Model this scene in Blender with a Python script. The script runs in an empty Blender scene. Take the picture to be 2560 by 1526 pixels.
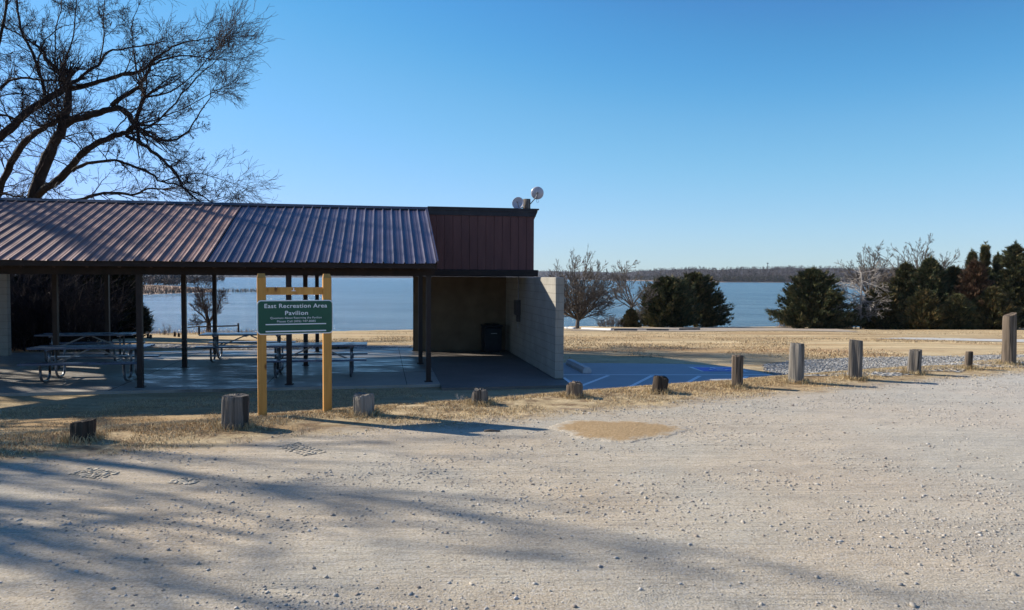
import bpy, math, random
import numpy as np
from mathutils import Vector, Matrix, Quaternion
random.seed(7); R = np.random.RandomState(11)
PI = math.pi
S = bpy.context.scene
C = S.collection
# ------------------------------------------------------------ camera
F, PITCH, ROLL, EYE = 1818.87, 0.0383, 0.0053, 1.75
cp, sp, cr, sr = math.cos(PITCH), math.sin(PITCH), math.cos(ROLL), math.sin(ROLL)
FW = Vector((0, cp, -sp)); U0 = Vector((0, sp, cp)); R0 = Vector((1, 0, 0))
RT = R0*cr + U0*sr; UP = U0*cr - R0*sr
cam = bpy.data.objects.new('camera', bpy.data.cameras.new('camera')); C.objects.link(cam)
cam.data.sensor_width = 36; cam.data.lens = F/2560*36; cam.data.clip_end = 20000; cam.data.clip_start = .05
m = Matrix((RT, UP, -FW)).transposed().to_4x4(); m.translation = (0, 0, EYE); cam.matrix_world = m
S.camera = cam
S.render.resolution_x, S.render.resolution_y = 1024, 610
def ray(px, py): return FW + RT*((px-1280)/F) - UP*((py-763)/F)
def on_z(px, py, z):
    d = ray(px, py); t = (z-EYE)/d.z; return Vector((d.x*t, d.y*t, z))
def at_y(px, py, Y):
    d = ray(px, py); t = Y/d.y; return Vector((d.x*t, Y, EYE+d.z*t))
# ------------------------------------------------------------ noise helper
def vnoise(x, y, seed=0):
    xi = np.floor(x); yi = np.floor(y); fx = x-xi; fy = y-yi
    fx = fx*fx*(3-2*fx); fy = fy*fy*(3-2*fy)
    def h(a, b):
        v = np.sin(a*127.1+b*311.7+seed*74.7)*43758.5453; return v-np.floor(v)
    return (h(xi, yi)*(1-fx)+h(xi+1, yi)*fx)*(1-fy)+(h(xi, yi+1)*(1-fx)+h(xi+1, yi+1)*fx)*fy
def fbm(x, y, seed=0, o=4):
    s = 0; a = .5
    for k in range(o): s = s+a*vnoise(x*2**k, y*2**k, seed+k); a *= .5
    return s
# ------------------------------------------------------------ terrain
BL0 = np.array([-4.5, 7.7]); BN = np.array([-.4402, .8979]); BT = np.array([.8979, .4402])
def sstep(a, b, x):
    t = np.clip((x-a)/(b-a), 0, 1); return t*t*(3-2*t)
EX = np.array([-400, -60, -32, -20, -12, -8, 7, 30, 60, 110, 400.]); EY = np.array([60, 45, 36, 42, 55, 61, 88, 97, 100, 106, 140.])
def edge(x): return np.interp(x, EX, EY)
def height(x, y):
    x = np.asarray(x, float); y = np.asarray(y, float)
    t = (x-BL0[0])*BN[0]+(y-BL0[1])*BN[1]
    s = np.clip((t-.4)/3.9, 0, 1); drop = .70*(.55*s+.45*s*s*(3-2*s))
    z = -drop
    k = y-24; z = z-.057*np.where(k > 0, np.sqrt(k*k+9)-3, 0)
    ed = edge(x)
    z = np.where(y > ed, z-(y-ed)*.42, z)
    z = np.maximum(z, -9)
    near = np.exp(-((t-.1)/.75)**2)
    z = z+near*.05*(fbm(x*.7, y*.7, 3)-.3)
    inlot = sstep(.2, -1.2, t)
    z = z+inlot*(.03*(fbm(x*.45, y*.9, 5)-.5))
    fieldm = sstep(24, 34, y)
    z = z+fieldm*.25*(fbm(x*.08, y*.08, 9)-.5)
    return z
def hz(x, y): return float(height(x, y))
_T = np.concatenate([np.linspace(2, 30, 1400), np.linspace(30.05, 400, 3000)])
def ground_at(px, py):
    d = ray(px, py); X = d.x*_T; Y = d.y*_T; Z = EYE+d.z*_T-height(X, Y)
    k = int(np.argmax(Z <= 0)) if (Z <= 0).any() else len(_T)-1
    a, b = Z[k-1], Z[k]; t = _T[k-1]+(_T[k]-_T[k-1])*(a/(a-b) if a != b else 0)
    return Vector((d.x*t, d.y*t, hz(d.x*t, d.y*t)))
# ------------------------------------------------------------ material helpers
def mat(name, build, rough=.8, **kw):
    m = bpy.data.materials.new(name); m.use_nodes = True
    nt = m.node_tree; b = nt.nodes['Principled BSDF']; b.inputs['Roughness'].default_value = rough
    b.inputs['Specular IOR Level'].default_value = kw.get('spec', .3)
    if 'metal' in kw: b.inputs['Metallic'].default_value = kw['metal']
    build(N(nt), b); return m
class N:
    def __init__(s, nt): s.nt = nt
    def new(s, t, **k):
        n = s.nt.nodes.new(t)
        for a, v in k.items(): setattr(n, a, v)
        return n
    def link(s, a, b): s.nt.links.new(a, b)
    def pos(s, scale=(1, 1, 1), obj=False, rot=0):
        tc = s.new('ShaderNodeTexCoord') if obj else s.new('ShaderNodeNewGeometry')
        mp = s.new('ShaderNodeMapping'); mp.inputs['Scale'].default_value = scale; mp.inputs['Rotation'].default_value = (0, 0, rot)
        s.link(tc.outputs['Object'] if obj else tc.outputs['Position'], mp.inputs['Vector']); return mp.outputs[0]
    def noise(s, vec, scale, detail=6, rough=.6, out='Fac', dist=0):
        n = s.new('ShaderNodeTexNoise'); n.inputs['Scale'].default_value = scale; n.inputs['Detail'].default_value = detail
        n.inputs['Roughness'].default_value = rough; n.inputs['Distortion'].default_value = dist
        s.link(vec, n.inputs['Vector']); return n.outputs[out]
    def vor(s, vec, scale, out='Distance', feature='F1'):
        n = s.new('ShaderNodeTexVoronoi', feature=feature); n.inputs['Scale'].default_value = scale
        s.link(vec, n.inputs['Vector']); return n.outputs[out]
    def ramp(s, fac, stops):
        n = s.new('ShaderNodeValToRGB'); e = n.color_ramp.elements
        while len(e) > 1: e.remove(e[0])
        for i, (p, c) in enumerate(stops):
            if not hasattr(c, '__len__'): c = (c, c, c)
            el = e[0] if i == 0 else e.new(p)
            el.position = p; el.color = (c[0], c[1], c[2], 1)
        s.link(fac, n.inputs[0]); return n.outputs[0]
    def mix(s, f, a, b, mode='MIX'):
        n = s.new('ShaderNodeMix', data_type='RGBA', blend_type=mode)
        for sock, v in ((n.inputs[0], f), (n.inputs[6], a), (n.inputs[7], b)):
            if isinstance(v, (int, float)): sock.default_value = v if sock == n.inputs[0] else (v, v, v, 1)
            elif isinstance(v, tuple): sock.default_value = (*v, 1)
            else: s.link(v, sock)
        return n.outputs[2]
    def math(s, op, a, b=0, clamp=False):
        n = s.new('ShaderNodeMath', operation=op); n.use_clamp = clamp
        for i, v in enumerate((a, b)):
            if isinstance(v, (int, float)): n.inputs[i].default_value = v
            else: s.link(v, n.inputs[i])
        return n.outputs[0]
    def bump(s, b, h, strength=.5, dist=.02, prev=None):
        n = s.new('ShaderNodeBump'); n.inputs['Strength'].default_value = strength; n.inputs['Distance'].default_value = dist
        s.link(h, n.inputs['Height'])
        if prev is not None: s.link(prev, n.inputs['Normal'])
        s.link(n.outputs[0], b.inputs['Normal']); return n.outputs[0]
def simple(name, c1, c2, scale=4, rough=.8, bump=.2, bd=.01, stretch=(1, 1, 1), **kw):
    def f(n, b):
        v = n.pos(stretch, obj=kw.get('obj', False)); a = n.noise(v, scale, 8)
        n.link(n.ramp(a, [(.3, c1), (.7, c2)]), b.inputs['Base Color'])
        if bump: n.bump(b, n.noise(v, scale*3, 6), bump, bd)
    return mat(name, f, rough, **kw)
def attr_mat(name, rough=.85, spec=.2, trans=0):
    def f(n, b):
        a = n.new('ShaderNodeAttribute', attribute_name='tint'); n.link(a.outputs['Color'], b.inputs['Base Color'])
    m = mat(name, f, rough, spec=spec); return m
# ground shader: gravel lot / dry grass, mixed by distance from the bollard line
def ground_build(n, b):
    P = n.pos(); sep = n.new('ShaderNodeSeparateXYZ'); n.link(P, sep.inputs[0])
    X, Y = sep.outputs[0], sep.outputs[1]
    t = n.math('ADD', n.math('MULTIPLY', n.math('SUBTRACT', X, float(BL0[0])), float(BN[0])), n.math('MULTIPLY', n.math('SUBTRACT', Y, float(BL0[1])), float(BN[1])))
    ns = n.noise(P, .55, 5, .6); ns2 = n.noise(P, 5, 6, .7)
    tt = n.math('ADD', t, n.math('ADD', n.math('MULTIPLY', n.math('SUBTRACT', ns, .5), 1.6), n.math('MULTIPLY', n.math('SUBTRACT', ns2, .5), .9)))
    # gravel edge sits ~0.75 m to the camera side of the posts
    g = n.ramp(n.math('MULTIPLY', n.math('ADD', tt, 1.15), 1.6, True), [(0, 0), (1, 1)])
    # gravel colour
    s1 = n.noise(P, 55, 8, .75); s2 = n.noise(P, .5, 4, .5); s3 = n.vor(P, 70, 'Color'); s4 = n.noise(P, 2.3, 6, .65)
    base = n.ramp(s1, [(.28, (.24, .205, .15)), (.5, (.44, .39, .305)), (.72, (.59, .54, .44))])
    warm = n.mix(n.ramp(s2, [(.4, 0), (.66, .55)]), base, n.mix(1, base, (1.12, .93, .74), 'MULTIPLY'))
    bw = n.new('ShaderNodeRGBToBW'); n.link(s3, bw.inputs[0])
    stone = n.mix(n.ramp(bw.outputs[0], [(.6, 0), (.95, .5)]), warm, (.56, .53, .48))
    grav = n.mix(n.ramp(s4, [(.35, .28), (.62, 0)]), stone, n.mix(1, stone, .62, 'MULTIPLY'))
    tr_ = n.noise(n.pos((.16, 1.5, 1), rot=-.1), 1.1, 7, .7); grav = n.mix(n.ramp(tr_, [(.44, 0), (.56, .55)]), grav, n.mix(1, grav, (1.22, 1.2, 1.17), 'MULTIPLY'))
    grav = n.mix(n.ramp(n.noise(P, 1.1, 8, .75), [(.56, 0), (.66, .5)]), grav, n.mix(1, grav, (.74, .72, .72), 'MULTIPLY'))
    # greyer, stonier to the right
    gx = n.ramp(n.math('ADD', n.math('MULTIPLY', X, .06), n.math('MULTIPLY', s2, .5)), [(.35, 0), (.9, .6)])
    grav = n.mix(gx, grav, n.mix(bw.outputs[0], (.36, .345, .315), (.60, .58, .535)))
    # grass colour
    g1 = n.math('ADD', n.math('MULTIPLY', n.noise(P, 26, 6, .8), .55), n.math('MULTIPLY', n.noise(n.pos((.3, 1, 1)), 3.2, 10, .8), .45)); g2 = n.noise(n.pos((.25, 1.6, 1)), .35, 8, .7); g3 = n.noise(n.pos((.07, .42, 1)), .8, 7, .75)
    gc = n.ramp(g1, [(.32, (.17, .11, .055)), (.5, (.44, .335, .19)), (.66, (.66, .54, .345))])
    gc = n.mix(n.ramp(g2, [(.46, 0), (.58, .8)]), gc, n.mix(1, gc, (.72, .60, .50), 'MULTIPLY'))
    gc = n.mix(n.ramp(g3, [(.46, 0), (.58, .9)]), gc, n.mix(1, gc, (1.35, 1.34, 1.32), 'MULTIPLY'))
    # bare red earth near the pad edge and leaf litter along the posts
    lit = n.ramp(n.noise(P, 3.2, 7, .75), [(.47, 0), (.6, .8)])
    near = n.ramp(n.math('MULTIPLY', n.math('SUBTRACT', 2.5, t), .5, True), [(0, 0), (1, 1)])
    gc = n.mix(n.math('MULTIPLY', lit, near), gc, n.ramp(g1, [(.3, (.06, .038, .022)), (.7, (.24, .15, .085))]))
    red = n.ramp(n.math('SUBTRACT', 1, n.math('MULTIPLY', n.math('ABSOLUTE', n.math('SUBTRACT', Y, 24.3)), .38), True), [(0, 0), (1, .65)])
    gc = n.mix(n.math('MULTIPLY', red, n.ramp(n.noise(n.pos((.4, 1.3, 1)), .8, 5), [(.45, 0), (.6, 1)])), gc, (.30, .155, .075))
    col = n.mix(g, grav, gc); n.link(col, b.inputs['Base Color'])
    h1 = n.noise(P, 60, 10, .75); h2 = n.noise(n.pos((1, 3, 1), rot=.3), 1.6, 6, .6); h3 = n.noise(n.pos((.5, 9, 1), rot=-.12), 1.8, 6, .65)
    hh = n.math('ADD', n.math('MULTIPLY', h1, .55), n.math('MULTIPLY', n.vor(P, 85), -.3))
    p1 = n.bump(b, h3, .55, .05, n.bump(b, h2, .55, .08))
    n.bump(b, hh, .75, .018, p1)
M_GROUND = mat('ground_mix', ground_build, .95, spec=.1)
def gravel_build(n, b):
    P = n.pos(); v = n.vor(P, 20, 'Color'); bw = n.new('ShaderNodeRGBToBW'); n.link(v, bw.inputs[0])
    c = n.ramp(bw.outputs[0], [(.2, (.07, .065, .06)), (.5, (.29, .275, .245)), (.8, (.50, .48, .44))])
    n.link(n.mix(n.ramp(n.noise(P, .5, 4), [(.45, 0), (.7, .45)]), c, (.36, .29, .2)), b.inputs['Base Color'])
    n.bump(b, n.vor(P, 11), 1, .08)
M_GRAVEL = mat('crushed_gravel', gravel_build, .95, spec=.1)
M_ROAD = simple('pale_gravel_track', (.36, .33, .28), (.55, .53, .48), 6, .95)
M_FARLOT = simple('worn_gravel', (.30, .235, .165), (.43, .35, .26), 3, .95)
def sand_build(n, b):
    P = n.pos(); at = n.new('ShaderNodeAttribute', attribute_name='tint'); r_ = n.math('ADD', at.outputs['Fac'], n.math('MULTIPLY', n.math('SUBTRACT', n.noise(P, 9, 8, .75), .5), .9)); e_ = n.ramp(r_, [(.72, 0), (.92, 1)])
    n.link(n.mix(e_, n.ramp(n.noise(P, 26, 8, .7), [(.3, (.27, .18, .09)), (.7, (.44, .31, .17))]), n.ramp(n.noise(P, 55, 8, .75), [(.28, (.25, .205, .15)), (.5, (.45, .39, .30)), (.72, (.60, .54, .44))])), b.inputs['Base Color'])
    w = n.new('ShaderNodeTexWave'); w.inputs['Scale'].default_value = 7; w.inputs['Distortion'].default_value = 14; w.inputs['Detail'].default_value = 3; n.link(n.pos((1, 1, 1), rot=.9), w.inputs[0])
    p = n.bump(b, w.outputs['Fac'], .2, .015); n.bump(b, n.noise(P, 40, 8), .6, .02, p)
M_SAND = mat('damp_sand', sand_build, .95, spec=.1)
def conc_build(wet, c1, c2):
    def f(n, b):
        P = n.pos(); a = n.noise(P, 1.3, 8, .65); f_ = n.noise(P, 40, 6, .7)
        c = n.ramp(a, [(.3, c1), (.7, c2)]); c = n.mix(.35, c, n.ramp(f_, [(.3, c1), (.7, c2)]))
        if wet:
            w = n.noise(n.pos((.5, 1.2, 1)), .55, 7, .6); m_ = n.ramp(w, [(.44, 0), (.52, 1)])
            fr = n.noise(n.pos((.6, 2.2, 1)), 2.2, 7, .7); m_ = n.math('MULTIPLY', m_, n.ramp(fr, [(.4, .25), (.6, 1)]))
            c = n.mix(m_, c, n.mix(1, c, (.45, .45, .47), 'MULTIPLY'))
            rr = n.math('SUBTRACT', .72, n.math('MULTIPLY', m_, .44)); n.link(rr, b.inputs['Roughness'])
            # darken nothing else; water film is glossy
        n.link(c, b.inputs['Base Color'])
        n.bump(b, n.noise(P, 9, 8, .7), .25, .012)
    return f
M_SLAB = mat('worn_slab_concrete', conc_build(True, (.27, .235, .19), (.42, .375, .31)), .75, spec=.5)
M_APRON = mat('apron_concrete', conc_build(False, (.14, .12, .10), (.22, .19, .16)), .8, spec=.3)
M_PAD = mat('new_concrete', conc_build(False, (.30, .305, .31), (.40, .405, .41)), .75, spec=.35)
M_WHITE = simple('white_road_paint', (.72, .72, .72), (.82, .82, .82), 12, .6)
M_BLUE = simple('blue_road_paint', (.012, .05, .45), (.02, .075, .55), 12, .5)
def block_build(n, b):
    P = n.pos(); sep = n.new('ShaderNodeSeparateXYZ'); n.link(n.pos((1, 1, 1), obj=True), sep.inputs[0])
    c = n.ramp(n.noise(P, 1.6, 7, .6), [(.3, (.27, .25, .21)), (.7, (.37, .345, .295))])
    st = n.noise(n.pos((6, 6, .35)), 1.2, 6, .7)
    c = n.mix(n.ramp(st, [(.55, 0), (.75, .5)]), c, (.24, .205, .155)); n.link(c, b.inputs['Base Color'])
    # mortar courses every 0.2 m plus vertical joints with a half bond
    z = n.math('ADD', sep.outputs[2], 10.236); row = n.math('FLOOR', n.math('DIVIDE', z, .2))
    fz = n.math('FRACT', n.math('DIVIDE', z, .2)); gz = n.math('LESS_THAN', fz, .08)
    y = n.math('ADD', n.math('ADD', n.math('DIVIDE', sep.outputs[1], .4), n.math('DIVIDE', sep.outputs[0], .4)), n.math('MULTIPLY', row, .5))
    gy = n.math('LESS_THAN', n.math('FRACT', n.math('ADD', y, 40)), .03)
    gr = n.math('MAXIMUM', gz, n.math('MULTIPLY', gy, .35))
    n.link(n.mix(n.math('MULTIPLY', gr, .32), c, (.10, .085, .065)), b.inputs['Base Color'])
    hgt = n.math('ADD', n.math('MULTIPLY', gr, -1), n.math('MULTIPLY', n.noise(P, 45, 5), .25))
    n.bump(b, hgt, .7, .012)
M_BLOCK = mat('painted_block', block_build, .85, spec=.25)
def siding_build(n, b):
    sep = n.new('ShaderNodeSeparateXYZ'); n.link(n.pos((1, 1, 1), obj=True), sep.inputs[0])
    c = n.ramp(n.noise(n.pos((3, 3, .5)), 2, 6), [(.3, (.078, .032, .032)), (.7, (.118, .050, .047))]); n.link(c, b.inputs['Base Color'])
M_ROOM = simple('shade_darkened_block', (.13, .095, .062), (.20, .15, .10), 2, .85, .4, .01)  # tan block, base colour darkened to brown to carry the alcove's deeper shade
M_SIDING = mat('maroon_siding', siding_build, .6, spec=.3)
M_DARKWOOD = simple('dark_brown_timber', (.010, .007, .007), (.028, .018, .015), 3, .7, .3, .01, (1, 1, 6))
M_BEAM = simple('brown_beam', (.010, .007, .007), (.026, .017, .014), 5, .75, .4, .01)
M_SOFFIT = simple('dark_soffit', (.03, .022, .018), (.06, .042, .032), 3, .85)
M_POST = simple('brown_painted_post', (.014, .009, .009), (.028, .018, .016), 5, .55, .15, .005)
def roof_build(c1, c2, rough, metal, c3=(.30, .25, .24)):
    def f(n, b):
        v = n.pos((1, 1, 1), obj=True)
        a = n.noise(n.pos((22, .8, .8), obj=True), 1.4, 6, .7); w = n.noise(v, .9, 5)
        c = n.ramp(a, [(.3, c1), (.7, c2)])
        c = n.mix(n.ramp(w, [(.42, 0), (.62, .8)]), c, n.mix(1, c, .62, 'MULTIPLY')); c = n.mix(n.ramp(n.noise(n.pos((30, .5, .5), obj=True), 2, 5, .7), [(.52, 0), (.66, .5)]), c, c3); n.link(c, b.inputs['Base Color'])
        rg = n.ramp(a, [(.3, rough-.06), (.7, rough+.08)]); n.link(rg, b.inputs['Roughness'])
        n.bump(b, n.noise(n.pos((3, 1, 1), obj=True), 2.5, 3), .18, .02)
    return mat('roof_sheet', f, rough, metal=metal, spec=.5)
M_ROOF1 = roof_build((.19, .092, .068), (.35, .19, .14), .55, .08)
M_ROOF2 = roof_build((.052, .048, .085), (.11, .088, .12), .38, .3, (.17, .145, .17))
M_RIDGE = simple('dark_metal_trim', (.012, .012, .018), (.03, .028, .036), 3, .4, .05, .005, metal=.3)
def bark(name, c1, c2): return simple(name, c1, c2, 5, .9, .6, .03, (1, 1, .3))
M_BARK = bark('dark_bark', (.012, .009, .008), (.04, .03, .026))
M_BARKG = bark('grey_bark', (.075, .058, .045), (.16, .13, .105))
M_TWIG = simple('bare_twigs', (.085, .07, .06), (.17, .145, .122), 3, .9, 0)
M_TWIGD = simple('dark_twigs', (.022, .015, .016), (.06, .042, .038), 3, .9, 0)
M_TWIGP = simple('pale_dead_twigs', (.30, .265, .23), (.46, .41, .36), 3, .9, 0)
M_ATTR = attr_mat('tinted_matte'); 
def wood_weather(name, c1, c2, c3):
    def f(n, b):
        v = n.pos((26, 26, 1.2), obj=True); a = n.noise(v, 1, 8, .7); k = n.noise(n.pos((9, 9, .5), obj=True), 1, 5, .6)
        c = n.ramp(a, [(.3, c1), (.55, c2), (.75, c3)])
        c = n.mix(n.ramp(k, [(.56, 0), (.64, .8)]), c, tuple(q*.28 for q in c1)); n.link(c, b.inputs['Base Color'])
        n.bump(b, a, .7, .015)
    return mat(name, f, .9, spec=.15)
W_GREY = wood_weather('weathered_grey_wood', (.07, .06, .05), (.17, .148, .125), (.27, .24, .205))
W_PALE = wood_weather('bleached_wood', (.10, .09, .078), (.24, .215, .185), (.35, .32, .28))
W_DARK = wood_weather('dark_old_wood', (.028, .021, .016), (.062, .047, .036), (.12, .095, .075))
W_TAN = wood_weather('tan_grey_wood', (.075, .056, .040), (.175, .135, .10), (.27, .215, .165))
def cedar_build(n, b):
    v = n.pos((14, 14, .9), obj=True); a = n.noise(v, 1, 7, .6, dist=.6)
    c = n.ramp(a, [(.3, (.42, .195, .04)), (.7, (.60, .315, .08))])
    k = n.vor(n.pos((7, 7, 3.4), obj=True), 1.1); c = n.mix(n.ramp(k, [(.07, .9), (.2, 0)]), c, (.14, .05, .015)); n.link(c, b.inputs['Base Color'])
    n.bump(b, a, .25, .008)
M_CEDAR = mat('stained_cedar_post', cedar_build, .65, spec=.3)
M_SIGNG = simple('green_sign_face', (.012, .075, .045), (.016, .092, .055), 6, .45, 0)
M_SIGNW = simple('white_sign_lettering', (.74, .76, .78), (.82, .84, .86), 9, .5, 0)
M_STEEL = simple('galvanised_tube', (.12, .13, .14), (.24, .25, .27), 6, .4, .1, .003, metal=.7)
def tt_build(n, b):
    v = n.pos((.7, 9, 9), obj=True); a = n.noise(v, 1.5, 7, .65)
    n.link(n.ramp(a, [(.3, (.022, .05, .10)), (.7, (.06, .115, .20))]), b.inputs['Base Color'])
    n.link(n.ramp(n.noise(n.pos((1, 3, 1), obj=True), 2.2, 5), [(.35, .18), (.65, .42)]), b.inputs['Roughness'])
M_TABLE = mat('blue_painted_plank', tt_build, .3, spec=.6)
M_TABLEW = simple('old_grey_plank', (.12, .1, .085), (.25, .215, .18), 5, .7)
M_BIN = simple('dark_plastic', (.012, .017, .022), (.022, .03, .04), 5, .5, .1)
M_BINL = simple('pale_sticker', (.3, .32, .34), (.4, .42, .44), 5, .6, 0)
M_DISH = simple('dish_grey_paint', (.40, .38, .42), (.5, .48, .52), 5, .35, 0, metal=.1)
M_CABLE = simple('black_cable', (.01, .01, .012), (.02, .02, .025), 5, .6, 0)
M_STUMPC = simple('cast_concrete', (.5, .5, .49), (.62, .62, .6), 10, .85, .4, .01)
M_STONE = simple('fire_ring_stone', (.08, .07, .06), (.2, .18, .15), 8, .9, .6, .02)
M_GREYBOX = simple('grey_box_paint', (.045, .04, .04), (.07, .06, .06), 5, .5, .05)
# ------------------------------------------------------------ object helpers
def link_mesh(name, me, m, parent=None):
    ob = bpy.data.objects.new(name, me); C.objects.link(ob)
    for x in (m if isinstance(m, (list, tuple)) else [m]): me.materials.append(x)
    if parent is not None: ob.parent = parent
    return ob
def tag(o, label=None, cat=None, group=None, kind=None):
    if label: o['label'] = label
    if cat: o['category'] = cat
    if group: o['group'] = group
    if kind: o['kind'] = kind
    return o
def thing(name, label, cat, loc=(0, 0, 0), rz=0, group=None):
    o = bpy.data.objects.new(name, None); C.objects.link(o); o.location = loc; o.rotation_euler = (0, 0, rz); o.empty_display_size = .2
    return tag(o, label, cat, group)
def npmesh(name, V, Fc, tint=None, smooth=False):
    """V (n,3); Fc (m,k) uniform polygons; tint (n,3) per vertex"""
    V = np.asarray(V, np.float32); Fc = np.asarray(Fc, np.int32); k = Fc.shape[1]
    me = bpy.data.meshes.new(name); me.vertices.add(len(V)); me.vertices.foreach_set('co', V.ravel())
    me.loops.add(Fc.size); me.loops.foreach_set('vertex_index', Fc.ravel()); me.polygons.add(len(Fc))
    me.polygons.foreach_set('loop_start', np.arange(0, Fc.size, k, dtype=np.int32))
    me.update(calc_edges=True); me.validate()
    if smooth: me.polygons.foreach_set('use_smooth', [True]*len(me.polygons))
    if tint is not None:
        a = me.color_attributes.new('tint', 'FLOAT_COLOR', 'POINT')
        t4 = np.ones((len(V), 4), np.float32); t4[:, :3] = tint; a.data.foreach_set('color', t4.ravel())
    return me
class MB:
    def __init__(s): s.v = []; s.f = []; s.mi = []
    def add(s, v, f, mi=0):
        o = len(s.v); s.v += [tuple(p) for p in v]; s.f += [tuple(i+o for i in q) for q in f]; s.mi += [mi]*len(f); return s
    def box(s, x0, x1, y0, y1, z0, z1, M=None, mi=0, bev=0):
        if bev:
            b = bev; v = []; 
            for z, i in ((z0, b), (z0+b, 0), (z1-b, 0), (z1, b)):
                v += [(x0+i, y0+i, z), (x1-i, y0+i, z), (x1-i, y1-i, z), (x0+i, y1-i, z)]
            f = [(3, 2, 1, 0), (12, 13, 14, 15)]
            for l in range(3):
                for k in range(4): f.append((l*4+k, l*4+(k+1) % 4, l*4+4+(k+1) % 4, l*4+4+k))
        else:
            v = [(x0, y0, z0), (x1, y0, z0), (x1, y1, z0), (x0, y1, z0), (x0, y0, z1), (x1, y0, z1), (x1, y1, z1), (x0, y1, z1)]
            f = [(3, 2, 1, 0), (4, 5, 6, 7), (0, 1, 5, 4), (1, 2, 6, 5), (2, 3, 7, 6), (3, 0, 4, 7)]
        if M is not None: v = [M @ Vector(p) for p in v]
        return s.add(v, f, mi)
    def beam(s, a, b, w, h, mi=0):
        a = Vector(a); b = Vector(b); d = (b-a); L = d.length; q = d.to_track_quat('X', 'Z').to_matrix().to_4x4(); q.translation = a
        return s.box(0, L, -w/2, w/2, -h/2, h/2, q, mi)
    def tube(s, pts, rad, n=8, cap=True, mi=0):
        pts = [Vector(p) for p in pts]; rad = rad if hasattr(rad, '__len__') else [rad]*len(pts)
        v = []; f = []; prev = None
        for i, p in enumerate(pts):
            d = (pts[min(i+1, len(pts)-1)]-pts[max(i-1, 0)]).normalized()
            if prev is None: prev = d.orthogonal().normalized()
            prev = (prev-d*prev.dot(d)); prev = prev.normalized() if prev.length > 1e-5 else d.orthogonal().normalized()
            c = d.cross(prev)
            for k in range(n):
                a = 2*PI*k/n; v.append(p+(prev*math.cos(a)+c*math.sin(a))*rad[i])
        for i in range(len(pts)-1):
            for k in range(n): f.append((i*n+k, i*n+(k+1) % n, (i+1)*n+(k+1) % n, (i+1)*n+k))
        if cap: f.append(tuple(range(n-1, -1, -1))); f.append(tuple((len(pts)-1)*n+k for k in range(n)))
        return s.add(v, f, mi)
    def cyl(s, x, y, z0, z1, r, n=16, r2=None, mi=0): return s.tube([(x, y, z0), (x, y, z1)], [r, r if r2 is None else r2], n, mi=mi)
    def build(s, name, m, parent=None, smooth=False):
        me = bpy.data.meshes.new(name); me.from_pydata(s.v, [], s.f); me.update()
        me.polygons.foreach_set('material_index', s.mi)
        if smooth:
            me.polygons.foreach_set('use_smooth', [len(q) == 4 for q in s.f])
        return link_mesh(name, me, m, parent)
# ------------------------------------------------------------ ground sheets
def axis(lo, hi, step0, g, c0, c1):
    a = list(np.arange(c0, c1+1e-6, step0)); x = c1; s = step0
    while x < hi: s *= g; x += s; a.append(x)
    x = c0; s = step0
    while x > lo: s *= g; x -= s; a.insert(0, x)
    return np.array(a)
gx = axis(-6000, 6000, .16, 1.07, -13, 14); gy = axis(-300, 8000, .16, 1.06, 1, 21)
def grid(xs, ys, zf, off=0):
    X, Y = np.meshgrid(xs, ys); Z = zf(X, Y)+off; nx, ny = len(xs), len(ys)
    V = np.stack([X.ravel(), Y.ravel(), Z.ravel()], 1)
    i = np.arange((nx-1)*(ny-1)); a = (i//(nx-1))*nx+i % (nx-1)
    return V, np.stack([a, a+1, a+nx+1, a+nx], 1)
V, Q = grid(gx, gy, height)
g_ = link_mesh('ground', npmesh('ground', V, Q, smooth=True), M_GROUND); tag(g_, kind='structure')
def tline(x, y): return (x-BL0[0])*BN[0]+(y-BL0[1])*BN[1]
def sheet(name, poly, m, off, step=.25, thick=0, jag=0):
    """a surface following the terrain inside polygon (list of xy)"""
    P = np.array(poly); xs = np.arange(P[:, 0].min()-step, P[:, 0].max()+step, step); ys = np.arange(P[:, 1].min()-step, P[:, 1].max()+step, step)
    V, Q = grid(xs, ys, height, off)
    cx = V[Q].mean(1)[:, :2]
    if jag: cx = cx+np.stack([(fbm(cx[:, 0]*1.3, cx[:, 1]*1.3, 31)-.47)*jag, (fbm(cx[:, 0]*1.3, cx[:, 1]*1.3, 37)-.47)*jag], 1)
    ins = np.zeros(len(cx), bool); j = len(P)-1
    for i in range(len(P)):
        c = ((P[i, 1] > cx[:, 1]) != (P[j, 1] > cx[:, 1])) & (cx[:, 0] < (P[j, 0]-P[i, 0])*(cx[:, 1]-P[i, 1])/(P[j, 1]-P[i, 1]+1e-9)+P[i, 0]); ins ^= c; j = i
    Q = Q[ins]; u, inv = np.unique(Q.ravel(), return_inverse=True)
    o = link_mesh(name, npmesh(name, V[u], inv.reshape(-1, 4), smooth=True), m); tag(o, kind='structure'); return o
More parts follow.
